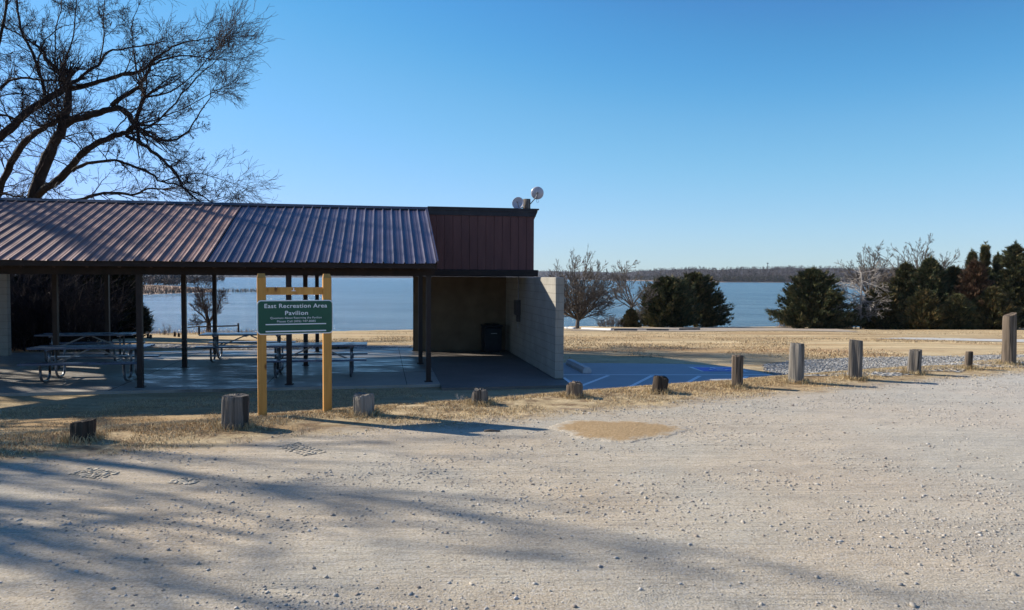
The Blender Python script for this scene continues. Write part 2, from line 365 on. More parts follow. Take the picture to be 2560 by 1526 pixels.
# parking lot: same shader as the ground so that its worn edge blends into the grass
def bl(s, t): p = BL0+BT*s+BN*t; return (p[0], p[1])
sheet('parking_lot', [bl(-12, -.95), bl(26, -.95), bl(32, -6), (18, 1), (16, -6), (-16, -6), (-16, 2)], M_GROUND, .006, .16)
gp = lambda px, py: tuple(ground_at(px, py)[:2])
sheet('gravel_area', [gp(1905, 915), gp(1990, 902), gp(2200, 893), gp(2560, 888), (26, 24), (30, 17.5), gp(2560, 912), gp(2300, 930), gp(2080, 944), gp(1930, 944)], M_GRAVEL, .008, .12, jag=1.2)
sheet('gravel_road', [gp(2200, 848), gp(2330, 851), gp(2560, 857), (60, 33), (60, 37), gp(2560, 850), gp(2400, 847), gp(2250, 845)], M_ROAD, .02, .4, jag=1.5)
sheet('worn_lot', [gp(1409, 828), gp(1720, 830), gp(1960, 828), gp(2150, 832), gp(2100, 822), gp(1800, 818), gp(1440, 823)], M_FARLOT, .03, .6, jag=3)
sheet('dirt_path', [gp(350, 870), gp(700, 878), gp(1040, 872), gp(1040, 864), gp(800, 866), gp(360, 860)], M_GRAVEL, .01, .2, jag=1)
# sand patch
c0 = ground_at(1545, 1078); 
def sandz(): 
    V = []; T = []
    n, k = 180, 16
    for j in range(k+1):
        r = j/k
        for i in range(n):
            a = 2*PI*i/n; w = 1+.07*math.sin(3*a+1)+.05*math.sin(7*a)+.02*math.sin(17*a+2)*r+.02*math.sin(41*a)*r
            x = c0.x+math.cos(a)*.78*r*w+.08*math.sin(2*a)*r; y = c0.y+math.sin(a)*.62*r*w
            V.append((x, y, hz(x, y)+.022*(1-r**2)+.009-.02*(r > .99))); T.append((r, r, r))
    Fq = [(j*n+i, j*n+(i+1) % n, (j+1)*n+(i+1) % n, (j+1)*n+i) for j in range(k) for i in range(n)]
    return np.array(V), np.array(Fq), np.array(T)
V, Q, T_ = sandz(); o = link_mesh('sand_patch', npmesh('sand_patch', V, Q, T_, smooth=True), M_SAND); tag(o, kind='structure')
# ------------------------------------------------------------ water
def water_build(n, b):
    P = n.pos((1, 1, 1))
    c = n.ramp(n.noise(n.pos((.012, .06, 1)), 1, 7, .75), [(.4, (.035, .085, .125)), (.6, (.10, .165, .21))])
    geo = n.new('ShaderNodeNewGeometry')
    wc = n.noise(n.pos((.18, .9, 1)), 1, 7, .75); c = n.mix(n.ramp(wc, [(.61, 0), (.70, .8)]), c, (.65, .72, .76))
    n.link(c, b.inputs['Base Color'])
    w1 = n.noise(n.pos((.35, 1.1, 1), rot=.15), .55, 7, .65); w2 = n.noise(n.pos((.25, 1, 1), rot=-.2), 2.2, 5, .6)
    p = n.bump(b, w1, 1, 1.5); n.bump(b, w2, .9, .4, p)
M_WATER = mat('lake_water', water_build, .22, spec=.5)
WZ = EYE-8.0
wx = np.array([-6000, -1000, -200, 0, 200, 1000, 6000.]); wy = np.array([30, 120, 300, 800, 2000, 7900.])
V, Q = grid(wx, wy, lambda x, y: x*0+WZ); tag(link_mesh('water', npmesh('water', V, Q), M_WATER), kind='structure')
# ------------------------------------------------------------ pavilion
TH = .1767; UU = Vector((math.cos(TH), math.sin(TH), 0)); VV = Vector((-math.sin(TH), math.cos(TH), 0))
BAY, ROW = 3.048, 3.5143
ZS, ZB, ZE, ZR, OV, WL, OH = EYE-2.386, EYE+.0126, EYE+.303, EYE+1.8586, .537, 2.953, .1334
PORG = Vector((-1.8918, 16.4743, 0))
pav = thing('pavilion', 'open picnic pavilion with ribbed metal roof, brown posts and tan block end walls', 'pavilion', PORG, TH)
# local axes: x along the row (right +), y to the back; floor z = ZS
XL = -4*BAY; XLL = -5*BAY-.2; XR = WL+.2; YB = 2*ROW; XFL = -4*BAY-.35
b = MB(); b.box(XLL-.3, OH+.1, -.42, YB+.85, ZS-.16, ZS); b.build('floor_slab', M_SLAB, pav)
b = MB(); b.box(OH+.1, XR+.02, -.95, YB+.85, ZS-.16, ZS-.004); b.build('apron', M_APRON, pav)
# control joints as thin recessed lines are in the slab: raised dark fillets
b = MB()
for i in range(0, 5): b.box(-i*BAY-.5-.006, -i*BAY-.5+.006, -.41, YB+.84, ZS, ZS+.003)
b.box(XLL-.29, OH+.09, ROW*.5-.006, ROW*.5+.006, ZS, ZS+.0025); b.build('joint_filler', M_SOFFIT, pav)
for j in range(3):
    for i in range(0, 5):
        if i == 4 and j == 2: continue
        b = MB(); w = .055; b.box(-i*BAY-w, -i*BAY+w, j*ROW-w, j*ROW+w, ZS, ZB+.01, bev=.008)
        b.box(-i*BAY-.09, -i*BAY+.09, j*ROW-.09, j*ROW+.09, ZS, ZS+.012)
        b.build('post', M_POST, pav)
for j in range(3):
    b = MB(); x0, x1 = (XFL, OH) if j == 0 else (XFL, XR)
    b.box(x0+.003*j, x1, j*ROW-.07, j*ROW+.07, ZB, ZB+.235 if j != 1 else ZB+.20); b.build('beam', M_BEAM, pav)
slope = (ZR-ZE)/(OV+ROW)
def roofz(y): return ZR-abs(y-ROW)*slope
# rafters
b = MB()
x = XFL+.1
while x < OH-.05:
    b.beam((x, -OV+.08, roofz(-OV+.08)-.12), (x, ROW-.02, ZR-.13), .05, .13); x += .61
x = XFL+.1
while x < XR-.05:
    b.beam((x, ROW+.02, ZR-.13), (x, YB+OV-.08, roofz(YB+OV-.08)-.12), .05, .13); x += .61
b.build('rafters', M_SOFFIT, pav)
# roof deck (under the metal)
def slab_quad(mb, x0, x1, y0, y1, dz, th):
    v = []
    for z_ in (dz-th, dz):
        v += [(x0, y0, roofz(y0)+z_), (x1, y0, roofz(y0)+z_), (x1, y1, roofz(y1)+z_), (x0, y1, roofz(y1)+z_)]
    mb.add(v, [(3, 2, 1, 0), (4, 5, 6, 7), (0, 1, 5, 4), (1, 2, 6, 5), (2, 3, 7, 6), (3, 0, 4, 7)])
b = MB(); slab_quad(b, XFL+.03, OH-.03, -OV+.02, ROW-.002, -.03, .02); slab_quad(b, XFL+.03, XR+.1, ROW+.002, YB+OV-.02, -.03, .02); b.build('roof_deck', M_SOFFIT, pav)
def ribbed(x0, x1, ya, yb, name, m, seed):
    p = .2286; xs = []; zs = []
    x = x1
    while x > x0:
        for dx, dz in ((0, .0), (-.008, .032), (-.028, .032), (-.038, 0), (-.098, 0), (-.104, .003), (-.116, .003), (-.122, 0), (-.162, 0), (-.168, .003), (-.180, .003), (-.186, 0)):
            xs.append(x+dx); zs.append(dz)
        x -= p
    xs = np.array(xs); zs = np.array(zs); k = (xs >= x0-.05); xs = xs[k]; zs = zs[k]
    ny = 14; ys = np.linspace(ya, yb, ny); V = []
    for y in ys:
        wob = .004*np.sin(xs*2.1+y*1.7+seed)+.003*np.sin(xs*5.3-y*2.3)
        V.append(np.stack([xs, np.full_like(xs, y), roofz(y)+zs+wob], 1))
    V = np.concatenate(V); nx = len(xs); i = np.arange((nx-1)*(ny-1)); a = (i//(nx-1))*nx+i % (nx-1)
    Fq = np.stack([a, a+1, a+nx+1, a+nx], 1)
    V2 = V.copy(); V2[:, 2] -= .003; n0 = len(V)
    Fq = np.concatenate([Fq, Fq[:, ::-1]+n0]); V = np.concatenate([V, V2])
    return link_mesh(name, npmesh(name, V, Fq), m, pav)
XS = -4.62  # where the newer sheets start
o = ribbed(XS+.0, OH+.02, -OV-.04, ROW-.03, 'roof', M_ROOF2, 1); o['label'] = 'blue grey glossy roof sheets'
o = ribbed(XFL, XS-.004, -OV-.04, ROW-.03, 'roof', M_ROOF1, 2); o['label'] = 'faded brown roof sheets'
ribbed(XFL, XR+.12, ROW+.03, YB+OV+.04, 'roof', M_ROOF1, 3)
b = MB()
b.add([(XFL-.05, ROW-.16, roofz(ROW-.16)+.032), (OH+.05, ROW-.16, roofz(ROW-.16)+.032), (OH+.05, ROW, ZR+.045), (XFL-.05, ROW, ZR+.045),
       (OH+.05, ROW+.17, roofz(ROW+.17)+.03), (XFL-.05, ROW+.17, roofz(ROW+.17)+.03)], [(0, 1, 2, 3), (3, 2, 4, 5)])
b.box(XFL-.05, OH+.05, ROW-.175, ROW-.16, roofz(ROW-.16)+.0, roofz(ROW-.16)+.03); b.build('ridge_cap', M_RIDGE, pav)
# rake trim on the right edge of the front slope
b = MB(); b.beam((OH+.035, -OV-.03, ZE+.02), (OH+.035, ROW-.17, roofz(ROW-.17)+.02), .03, .055)
b.build('rake_trim', M_ROOF2, pav)
b = MB(); b.beam((OH-.0, -OV+.0, ZE-.085), (OH-.0, ROW-.17, roofz(ROW-.17)-.085), .035, .14)
b.build('barge_board', M_DARKWOOD, pav)
b = MB(); b.box(XFL, OH+.018, -OV-.0, -OV+.03, ZE-.125, ZE-.01); b.build('fascia', M_DARKWOOD, pav)
b = MB(); b.box(XFL, XR+.1, YB+OV-.03, YB+OV+.0, ZE-.16, ZE-.01); b.build('fascia', M_DARKWOOD, pav)
# upper wall: vertical siding boards with gaps, header beam and cornice
def siding(x0, x1, yp, z0, z1, nrm=-1):
    mb = MB(); x = x0; w = .2286
    while x < x1-.01:
        xe = min(x+w, x1); mb.box(x+.006, xe-.004, yp-.012, yp+.012, z0, z1); x += w
    mb.box(x0, x1, yp+.013, yp+.03, z0, z1); return mb
siding(OH+.06, XR, ROW-.06, ZB+.19, ZR-.10).build('siding', M_SIDING, pav)
b = MB(); b.box(OH-.10, XR+.11, ROW-.13, ROW+.06, ZB+.01, ZB+.19, bev=.012); b.build('header_beam', M_DARKWOOD, pav)
b = MB(); b.box(OH+.052, XR+.04, ROW-.105, ROW-.02, ZR-.17, ZR-.04); b.box(OH+.052, XR+.075, ROW-.135, ROW+.02, ZR-.04, ZR+.012); b.box(OH+.052, XR+.12, ROW-.16, ROW+.1, ZR+.012, ZR+.05); b.build('cornice', M_RIDGE, pav)
# gable siding over the right wall, rear half
b = MB()
b.add([(XR-.02, ROW, ZB), (XR-.02, YB+.1, ZB), (XR-.02, YB+.1, roofz(YB+.1)-.05), (XR-.02, ROW, ZR-.05), (XR-.06, ROW, ZB), (XR-.06, YB+.1, ZB), (XR-.06, YB+.1, roofz(YB+.1)-.05), (XR-.06, ROW, ZR-.05)],
      [(0, 1, 2, 3), (7, 6, 5, 4), (0, 3, 7, 4), (1, 0, 4, 5), (2, 1, 5, 6), (3, 2, 6, 7)]); b.build('gable_siding', M_SIDING, pav)
b = MB(); b.box(WL, XR-.0, -.02, YB+.1, ZS, ZB-.012, bev=.02); b.build('side_wall', M_BLOCK, pav)
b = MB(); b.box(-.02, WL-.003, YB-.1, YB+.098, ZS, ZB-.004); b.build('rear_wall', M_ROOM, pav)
b = MB(); b.box(XLL, XL+.38, YB-.1, YB+.098, ZS, ZB-.004); b.build('rear_wall', M_BLOCK, pav)
b = MB(); b.box(-.05, XR-.1, YB-.03, YB+.05, ZB+.24, ZE+.05); b.build('rear_infill', M_SIDING, pav)
# electrical box on the inner face of the right wall
b = MB(); yb = 4.45; b.box(WL-.16, WL-.003, yb-.14, yb+.14, ZS+1.28, ZS+1.72, bev=.01); b.box(WL-.11, WL-.003, yb-.09, yb+.05, ZS+1.08, ZS+1.279, bev=.008)
eb = b.build('electrical_box', M_GREYBOX, pav)
b = MB(); b.cyl(WL-.05, yb-.03, ZS+1.721, ZB-.0, .02, 10); b.build('conduit', M_STEEL, eb); b = MB(); b.cyl(WL-.05, yb+.02, ZS+.9, ZS+1.079, .016, 10); b.build('conduit', M_STEEL, eb)
def L2W(x, y, z=0):
    v = PORG+UU*x+VV*y; return Vector((v.x, v.y, z))
# rubbish bin in the corner of the end bay
p = L2W(2.38, 6.25, ZS); t = thing('rubbish_bin', 'tall dark rubbish bin standing in the corner of the block walls', 'bin', p, TH+.1)
b = MB(); b.box(-.27, .27, -.25, .25, .04, .80, bev=.03); b.build('body', M_BIN, t)
b = MB(); b.box(-.30, .30, -.29, .27, .803, .88, bev=.025); b.box(-.2, .2, -.20, .2, .881, .91, bev=.01); b.build('lid', M_BIN, t)
b = MB(); b.box(-.08, .12, -.258, -.252, .60, .625); b.build('sticker', M_BINL, t)
b = MB(); b.box(-.22, .22, -.2, .2, 0, .05, bev=.01); b.build('base', M_BIN, t)
# ------------------------------------------------------------ dishes on the roof
yd = ROW+.30; pm = L2W(2.86, yd)
dpt = at_y(1317, 500, pm.y); zt = dpt.z; mx = dpt.x; my = pm.y; zr0 = ZR-.30*slope
b = MB(); b.tube([(0, 0, 0), (0, 0, zt-zr0)], .105, 24); pole = b.build('roof_post', W_GREY, None, True); pole.location = (mx, my, zr0+.02)
tag(pole, 'short round wooden post standing on the roof between two small dishes', 'post')
def dish(label, cx, cy, face, r, arm_to, back):
    c = at_y(cx, cy, my-.12); t = thing('satellite_dish', label, 'satellite dish', c, 0, 'small round dishes on the roof')
    q = Vector(face).normalized().to_track_quat('Z', 'Y').to_matrix().to_4x4()
    V = []; n = 32; rings = 7
    for s_, off in ((0, 0), (1, -.008)):
        for j in range(rings+1):
            rr = r*j/rings
            for i in range(n):
                a = 2*PI*i/n; V.append(q @ Vector((math.cos(a)*rr, math.sin(a)*rr, .16*(rr/r)**2*r*1.6+off)))
    Fq = []; o = (rings+1)*n
    for j in range(rings):
        for i in range(n):
            a, b_, c_, d_ = j*n+i, j*n+(i+1) % n, (j+1)*n+(i+1) % n, (j+1)*n+i
            Fq.append((a, b_, c_, d_)); Fq.append((o+d_, o+c_, o+b_, o+a))
    for i in range(n): a = rings*n+i; b_ = rings*n+(i+1) % n; Fq.append((a, b_, o+b_, o+a))
    mb = MB(); mb.add(V, Fq); mb.build('reflector', M_DISH, t, True)
    mb = MB(); f = q @ Vector((0, 0, 1)); zz = Vector((0, 0, 1))
    if back: mb.tube([f*-.02, f*-.07], [.035, .025], 12)
    else:
        mb.tube([Vector((.03, -.02, -.16)), f*.16+Vector((.03, 0, -.02))], .011, 8); mb.tube([f*.13+Vector((.02, 0, 0)), f*.19+Vector((.02, 0, .01))], .022, 10)
    mb.build('feed', M_STEEL, t, True)
    mb = MB(); mb.tube([f*-.02, f*-.05+Vector((-.01, 0, -.1)), Vector(arm_to)-c], .014, 8); mb.build('mounting_arm', M_STEEL, t, True)
    mb = MB()
    if back: mb.tube([f*-.03+Vector((0, 0, -.1)), Vector((-.02, -.03, -.22)), Vector((.0, -.03, -.28)), Vector((.03, -.03, -.27)), Vector((.045, -.03, -.21))], .004, 6); mb.build('cable', M_CABLE, t, True)
    return t
dish('small round dish held high on an arm right of the roof post', 1343, 483, (.12, .98, .1), .18, (mx+.10, my-.02, zt-.12), True)
dish('small round dish with a feed arm, low on the left of the roof post', 1296, 509, (-.35, -.9, .12), .175, (mx-.10, my-.02, zt-.22), False)
# ------------------------------------------------------------ picnic tables
TBL = 'picnic tables under the pavilion roof'
def arc(c, r, a0, a1, n, y0=None):
    return [(c[0]+math.cos(a0+(a1-a0)*k/n)*r, c[1]+math.sin(a0+(a1-a0)*k/n)*r) for k in range(n+1)]
def make_table(label, loc, rz, mtop=M_TABLE, group=TBL, L=2.44, base=None):
    t = thing('picnic_table', label, 'picnic table', loc, rz, group)
    b = MB()
    for k in range(3): b.box(-L/2, L/2, -.37+k*.25, -.37+k*.25+.24, .72, .76, bev=.006)
    for x in (-.85, 0, .85): b.box(x-.03, x+.03, -.33, .33, .685, .719)
    b.build('tabletop', mtop, t)
    for s in (-1, 1):
        b = MB(); b.box(-L/2, L/2, s*.70-.125, s*.70+.125, .42, .46, bev=.006); b.build('bench', mtop, t)
    for x in (-.85, .85):
        b = MB()
        for s in (-1, 1):
            yz = [(.13, .70), (.13, .2)]+arc((.33, .20), .17, PI, 2*PI*.875 if False else 1.5*PI, 5)[0:]+arc((.45, .20), .17, 1.5*PI, 2*PI, 5)+[(.63, .40), (.70, .415)]
            pts = [(x, s*(y if i < 2 else y), z) for i, (y, z) in enumerate(yz)]
            pts[0] = (x, s*.16, .70); pts[1] = (x, s*.16, .2)
            b.tube(pts, .028, 8)
        b.beam((x, -.62, .395), (x, .62, .395), .03, .04); b.build('leg_frame', M_STEEL, t, True)
    for s in (-1, 1):
        b = MB(); b.beam((s*.08, 0, .69), (s*.82, 0, .36), .02, .035); b.build('brace', M_STEEL, t)
    return t
def tb(px, py): return on_z(px, py, ZS+.76)
c1 = tb(67, 871)+UU*1.22+VV*.37; make_table('blue topped picnic table nearest the left corner of the pavilion floor', (c1.x, c1.y, ZS), TH)
c2 = tb(85, 838)+UU*1.22+VV*.37; make_table('blue topped picnic table behind the front left one, beside the trees', (c2.x, c2.y, ZS), TH+.01)
c3 = tb(497, 837)+UU*1.22+VV*.37; make_table('picnic table at the back of the floor, its right half behind the green sign', (c3.x, c3.y, ZS), TH-.02)
c4 = tb(917, 862)-UU*1.22+VV*.37; make_table('blue topped picnic table just right of the green sign, nearest the block wall room', (c4.x, c4.y, ZS), TH)
# dark table among the left trees
g5 = ground_at(245, 850); make_table('old grey picnic table in the shade of the cedars behind the pavilion', (g5.x-1.5, g5.y+4, hz(g5.x-1.5, g5.y+4)+.0), .1, M_TABLEW, None)
# ------------------------------------------------------------ sign
sb = at_y(656, 1040, 9.10); sbz = hz(sb.x, sb.y); AL = math.radians(22)
sg = thing('pavilion_sign', 'green board on two yellow cedar posts reading East Recreation Area Pavilion', 'sign', (sb.x, sb.y, 0), AL)
sp_ = .80; HT = at_y(656, 688, 9.10).z
for k, x in enumerate((0, sp_)):
    b = MB(); w = .052; zg = hz(sb.x+x*math.cos(AL), sb.y+x*math.sin(AL)); top = HT-.0 if k == 0 else HT+.0
    b.box(x-w, x+w, -w, w, zg-.15, top-.03, bev=.004)
    b.add([(x-w, -w, top-.031), (x+w, -w, top-.031), (x+w, w, top-.031), (x-w, w, top-.031), (x-w+.012, -w+.05, top+.02), (x+w-.012, -w+.05, top+.02), (x+w-.012, w-.01, top+.02), (x-w+.012, w-.01, top+.02)],
          [(0, 1, 5, 4), (1, 2, 6, 5), (2, 3, 7, 6), (3, 0, 4, 7), (4, 5, 6, 7)])
    b.build('post', M_CEDAR, sg)
zc = at_y(731, 728, 9.2).z
b = MB(); b.box(w+.001, sp_-w-.001, -.022, .022, zc-.048, zc+.048, bev=.004); cb = b.build('crossbar', M_CEDAR, sg)
b = MB(); b.box(sp_/2-.04, sp_/2+.01, -.0245, -.0225, zc-.002, zc+.006); b.box(sp_/2-.02, sp_/2-.008, -.025, -.0225, zc+.006, zc+.04); b.build('white_mark', M_SIGNW, cb)  # small white stain on the crossbar, modelled as thin raised strips
bz1 = at_y(656, 751, 9.1).z; bz0 = at_y(656, 836.5, 9.1).z; bcz = (bz0+bz1)/2; BW, BH = .925, bz1-bz0; bcx = sp_/2+.005
def rrect(w, h, r, y0, y1, n=7):
    pts = []
    for cx, cy, a0 in ((w/2-r, h/2-r, 0), (-w/2+r, h/2-r, PI/2), (-w/2+r, -h/2+r, PI), (w/2-r, -h/2+r, 1.5*PI)):
        for k in range(n+1): a = a0+PI/2*k/n; pts.append((cx+math.cos(a)*r, cy+math.sin(a)*r))
    N_ = len(pts); v = [(bcx+p[0], y0, bcz+p[1]) for p in pts]+[(bcx+p[0], y1, bcz+p[1]) for p in pts]
    f = [tuple(range(N_-1, -1, -1)), tuple(range(N_, 2*N_))]+[(i, (i+1) % N_, N_+(i+1) % N_, N_+i) for i in range(N_)]
    return v, f
b = MB(); v, f = rrect(BW, BH, .05, -w-.012, -w-.001); b.add(v, f); brd = b.build('board', M_SIGNW, sg); brd['label'] = 'green sign board with rounded corners and white border'
b = MB(); v, f = rrect(BW-.024, BH-.024, .04, -w-.0155, -w-.0121); b.add(v, f); b.build('board_face', M_SIGNG, brd)
def lettering(body, cx, cz, width, cap, parent, name='lettering'):
    cu = bpy.data.curves.new('t', 'FONT'); cu.body = body; cu.size = 1; cu.align_x = 'CENTER'; cu.offset = .010 if cap > .04 else .0; cu.extrude = .01; cu.space_character = 1.08
    to = bpy.data.objects.new('t', cu); C.objects.link(to)
    dg = bpy.context.evaluated_depsgraph_get(); dg.update(); me = bpy.data.meshes.new_from_object(to.evaluated_get(dg))
    bpy.data.objects.remove(to); bpy.data.curves.remove(cu)
    n = len(me.vertices); co = np.empty(n*3, np.float32); me.vertices.foreach_get('co', co); co = co.reshape(-1, 3)
    xm, xM = co[:, 0].min(), co[:, 0].max(); capu = .73
    out = np.stack([cx+(co[:, 0]-(xm+xM)/2)*width/(xM-xm), -w-.0157-(co[:, 2]+.01)*.1, cz+(co[:, 1]-capu/2)*cap/capu], 1)
    me.vertices.foreach_set('co', out.astype(np.float32).ravel()); me.update(); me.name = name
    return link_mesh(name, me, M_SIGNW, parent)
k = BW/692
def bx(x, z): return bcx+(x-426)*k, bcz-(z-471.5)*BH/337
for body, x, z, wd, cap in (('East Recreation Area', 431, 357, 570, 42), ('Pavilion', 434, 428, 208, 42), ('Questions About Reserving the Pavilion', 431, 477, 468, 20), ('Please Call (405) 747-8085', 433, 511, 352, 20)):
    cx, cz = bx(x, z); lettering(body, cx, cz, wd*k, cap*BH/337, brd)
for z, th in ((541, 9), (610, 11)):
    x0, zz = bx(155, z); x1, _ = bx(706, z); b = MB(); b.box(x0, x1, -w-.021, -w-.0157, zz-th*k/2, zz+th*k/2); b.build('holder_strip', M_SIGNW, brd)
# ------------------------------------------------------------ timber bollards
def bollard(px, by, wpx, ty, label, m, kind='round', seed=0, lean=0, slant=0.0, square=0, depth=1):
    g = ground_at(px, by); D = g.y; r = wpx/F*D/2; H = (by-ty)/F*D/math.cos(0)
    rn = np.random.RandomState(seed); n = 72; rings = 12
    grooves = np.ones(n); 
    for _ in range(int(7*depth)):
        k0 = rn.randint(n); dpt = rn.uniform(.04, .13)
        grooves[k0] -= dpt; grooves[(k0+1) % n] -= dpt*.3
    grooves = np.clip(grooves, .72, 1.1)*(1+.008*rn.randn(n))
    me = MB()
    def piece(xa, xb, hs, dz):
        V = []; Fq = []
        for j in range(rings+3):
            zf = min(j, rings)/rings
            for i in range(n):
                a = 2*PI*i/n; ca, sa = math.cos(a), math.sin(a)
                rad = r*grooves[i]
                if square:
                    q = max(abs(math.cos(a+square)), abs(math.sin(a+square))); rad = min(rad*1.0, r*.86/q*grooves[i])
                rad *= 1+.04*math.sin(zf*4+i*.5+seed)-.03*zf
                if j == rings and kind != 'dome': rad *= .95
                if j == rings+1: rad *= .7
                if j == rings+2: rad *= .25
                x = ca*rad; y = sa*rad
                ztop = H*hs+slant*x/r*.5*H*.2+(rn.uniform(-.012, .012) if kind == 'rough' else rn.uniform(-.003, .003))
                if kind == 'rough': ztop += .018*math.sin(a*2+seed)*min(1, rad/r)
                z = -.12+(ztop+.12)*zf
                if kind == 'dome' and j >= rings-1: z = ztop-(.07 if j == rings-1 else (.02 if j == rings else (.004 if j == rings+1 else 0)))
                if j > rings and kind != 'dome': z = ztop-.004*(j-rings)+rn.uniform(-.004, .004)
                x = min(max(x, xa*r), xb*r)
                V.append((x+lean*z, y, z+dz*0))
        for j in range(rings+2):
            for i in range(n): Fq.append((j*n+i, j*n+(i+1) % n, (j+1)*n+(i+1) % n, (j+1)*n+i))
        Fq.append(tuple((rings+2)*n+i for i in range(n))); me.add(V, Fq)
    if kind == 'split':
        piece(-1.1, -.10, 1.0, 0); piece(.04, 1.1, 1.02, 0)
    else: piece(-2, 2, 1, 0)
    ob = me.build('timber_bollard', m); ob.location = g; ob.rotation_euler = (0, 0, rn.uniform(-.1, .1)); tag(ob, label, 'bollard', 'old timber bollards along the lot edge')
    return g, r
BOL = [(206, 1100, 60, 1052, 'low dark stump with a slanted top, leftmost of the bollard row', W_DARK, 'flat', 1, .05, .9, .6),
 (587, 1068, 66, 988, 'wide grey cracked stump just left of the green sign', W_GREY, 'flat', 2, .04, 0, 0),
 (910, 1037, 52, 986, 'stubby pale round stump with mossy worn top right of the sign', W_PALE, 'rough', 3, -.02, .2, 0),
 (1200, 1010, 43, 976, 'low split grey stump in front of the shaded apron', W_GREY, 'rough', 4, 0, .3, .2),
 (1436, 993, 42, 958, 'low grey brown stump below the end of the block wall', W_TAN, 'rough', 5, .02, .4, .5),
 (1648, 982, 38, 943, 'small dark broken stump in front of the striped parking pad', W_DARK, 'rough', 6, .12, -.9, 0),
 (1843, 969, 28, 887, 'slim dark bollard with rounded top beside the blue parking symbol', W_TAN, 'dome', 7, 0, 0, 0),
 (1990, 957, 37, 858, 'tall smooth square cut bollard at the right corner of the pad', W_PALE, 'flat', 8, .01, -.1, .65),
 (2137, 948, 37, 850, 'tall cracked grey bollard in front of the grey gravel', W_GREY, 'flat', 9, .01, -.15, .4),
 (2284, 935, 34, 875, 'bollard split down the middle into two halves', W_GREY, 'split', 10, .06, 0, .7),
 (2420, 923, 18, 879, 'thinnest short bollard between the split one and the tall post', W_TAN, 'flat', 12, .05, .2, .3),
 (2521, 911, 31, 786, 'tallest round post with slanted top at the far right of the row', W_TAN, 'flat', 13, -.0, .45, 0)]
BP = [bollard(*q) for q in BOL]
# ------------------------------------------------------------ accessible parking pad
padz = ZS
pts = [on_z(x, y, padz) for x, y in ((1409, 910), (1701, 910), (1788, 914), (1827, 917), (1866, 923), (1940, 939), (1990, 949), (1960, 962), (1700, 985), (1409, 1005))]
PE = L2W(XR+.03, 3.3); PS = L2W(XR+.03, -.9)
poly = [(PE.x, PE.y)]+[(p.x, p.y) for p in pts[1:]]+[(PS.x, PS.y)]
b = MB(); n = len(poly); b.add([(x, y, padz-.15) for x, y in poly]+[(x, y, padz) for x, y in poly], [tuple(range(n, 2*n))]+[((i+1) % n, i, n+i, n+(i+1) % n) for i in range(n)])
po = b.build('parking_pad', M_PAD); tag(po, kind='structure')
# make sure the pad faces up
me = po.data; 
if me.polygons[0].normal.z < 0: me.flip_normals()
def stripe(a, c, wd, z=.004, m=M_WHITE):
    A = on_z(*a, padz+z); B = on_z(*c, padz+z); d = (B-A).normalized(); s = Vector((-d.y, d.x, 0))*wd/2
    return [A+s, B+s, B-s, A-s]
b = MB()
for a, c, wd in (((1409, 937.2), (1925, 937.4), .10),): b.add(stripe(a, c, wd), [(3, 2, 1, 0)])
for a, c in (((1521, 939), (1440, 970)), ((1631, 939), (1566, 972)), ((1750, 940), (1695, 970)), ((1868, 940.5), (1843, 957)), ((1409, 944), (1450, 975))): b.add(stripe(a, c, .10 if a[0] > 1410 else .08, .0045), [(3, 2, 1, 0)])
rc = [on_z(x, y, padz+.004) for x, y in ((1719, 917.3), (1829, 918.5), (1872, 929.5), (1755, 929.5))]; b.add(rc, [(3, 2, 1, 0)])
b.build('pad_markings', M_WHITE); tag(bpy.data.objects['pad_markings'], kind='structure')
b = MB(); bc = [on_z(x, y, padz+.008) for x, y in ((1732, 918.4), (1828, 919.3), (1862, 928.6), (1760, 928.6))]; b.add(bc, [(3, 2, 1, 0)])
o = b.build('blue_symbol_square', M_BLUE); tag(o, kind='structure')
# wheelchair symbol, lying on the blue square: coordinates (s along, t away) in 0..1
A, B_, C_, D_ = bc[3], bc[2], bc[1], bc[0]
def sq(s, t): p = (A*(1-s)+B_*s)*(1-t)+(D_*(1-s)+C_*s)*t; return Vector((p.x, p.y, padz+.012))
def pl(mb, pts, wd):
    P = [sq(*p) for p in pts]
    for i in range(len(P)-1):
        d = (P[i+1]-P[i]).normalized(); s = Vector((-d.y, d.x, 0))*wd/2; e = d*wd*.2
        z = Vector((0, 0, .0004*i)); mb.add([P[i]+s-e+z, P[i+1]+s+e+z, P[i+1]-s+e+z, P[i]-s-e+z], [(3, 2, 1, 0)])
b = MB(); pl(b, [(.46+.2*math.cos(a), .36+.2*math.sin(a)) for a in np.linspace(2.2, 6.4, 12)], .06); pl(b, [(.46, .72), (.50, .45), (.68, .45), (.76, .22), (.84, .24)], .08); pl(b, [(.49, .6), (.64, .6)], .06)
pl(b, [(.45, .80), (.47, .88)], .12); tag(b.build('wheelchair_symbol', M_WHITE), kind='structure')
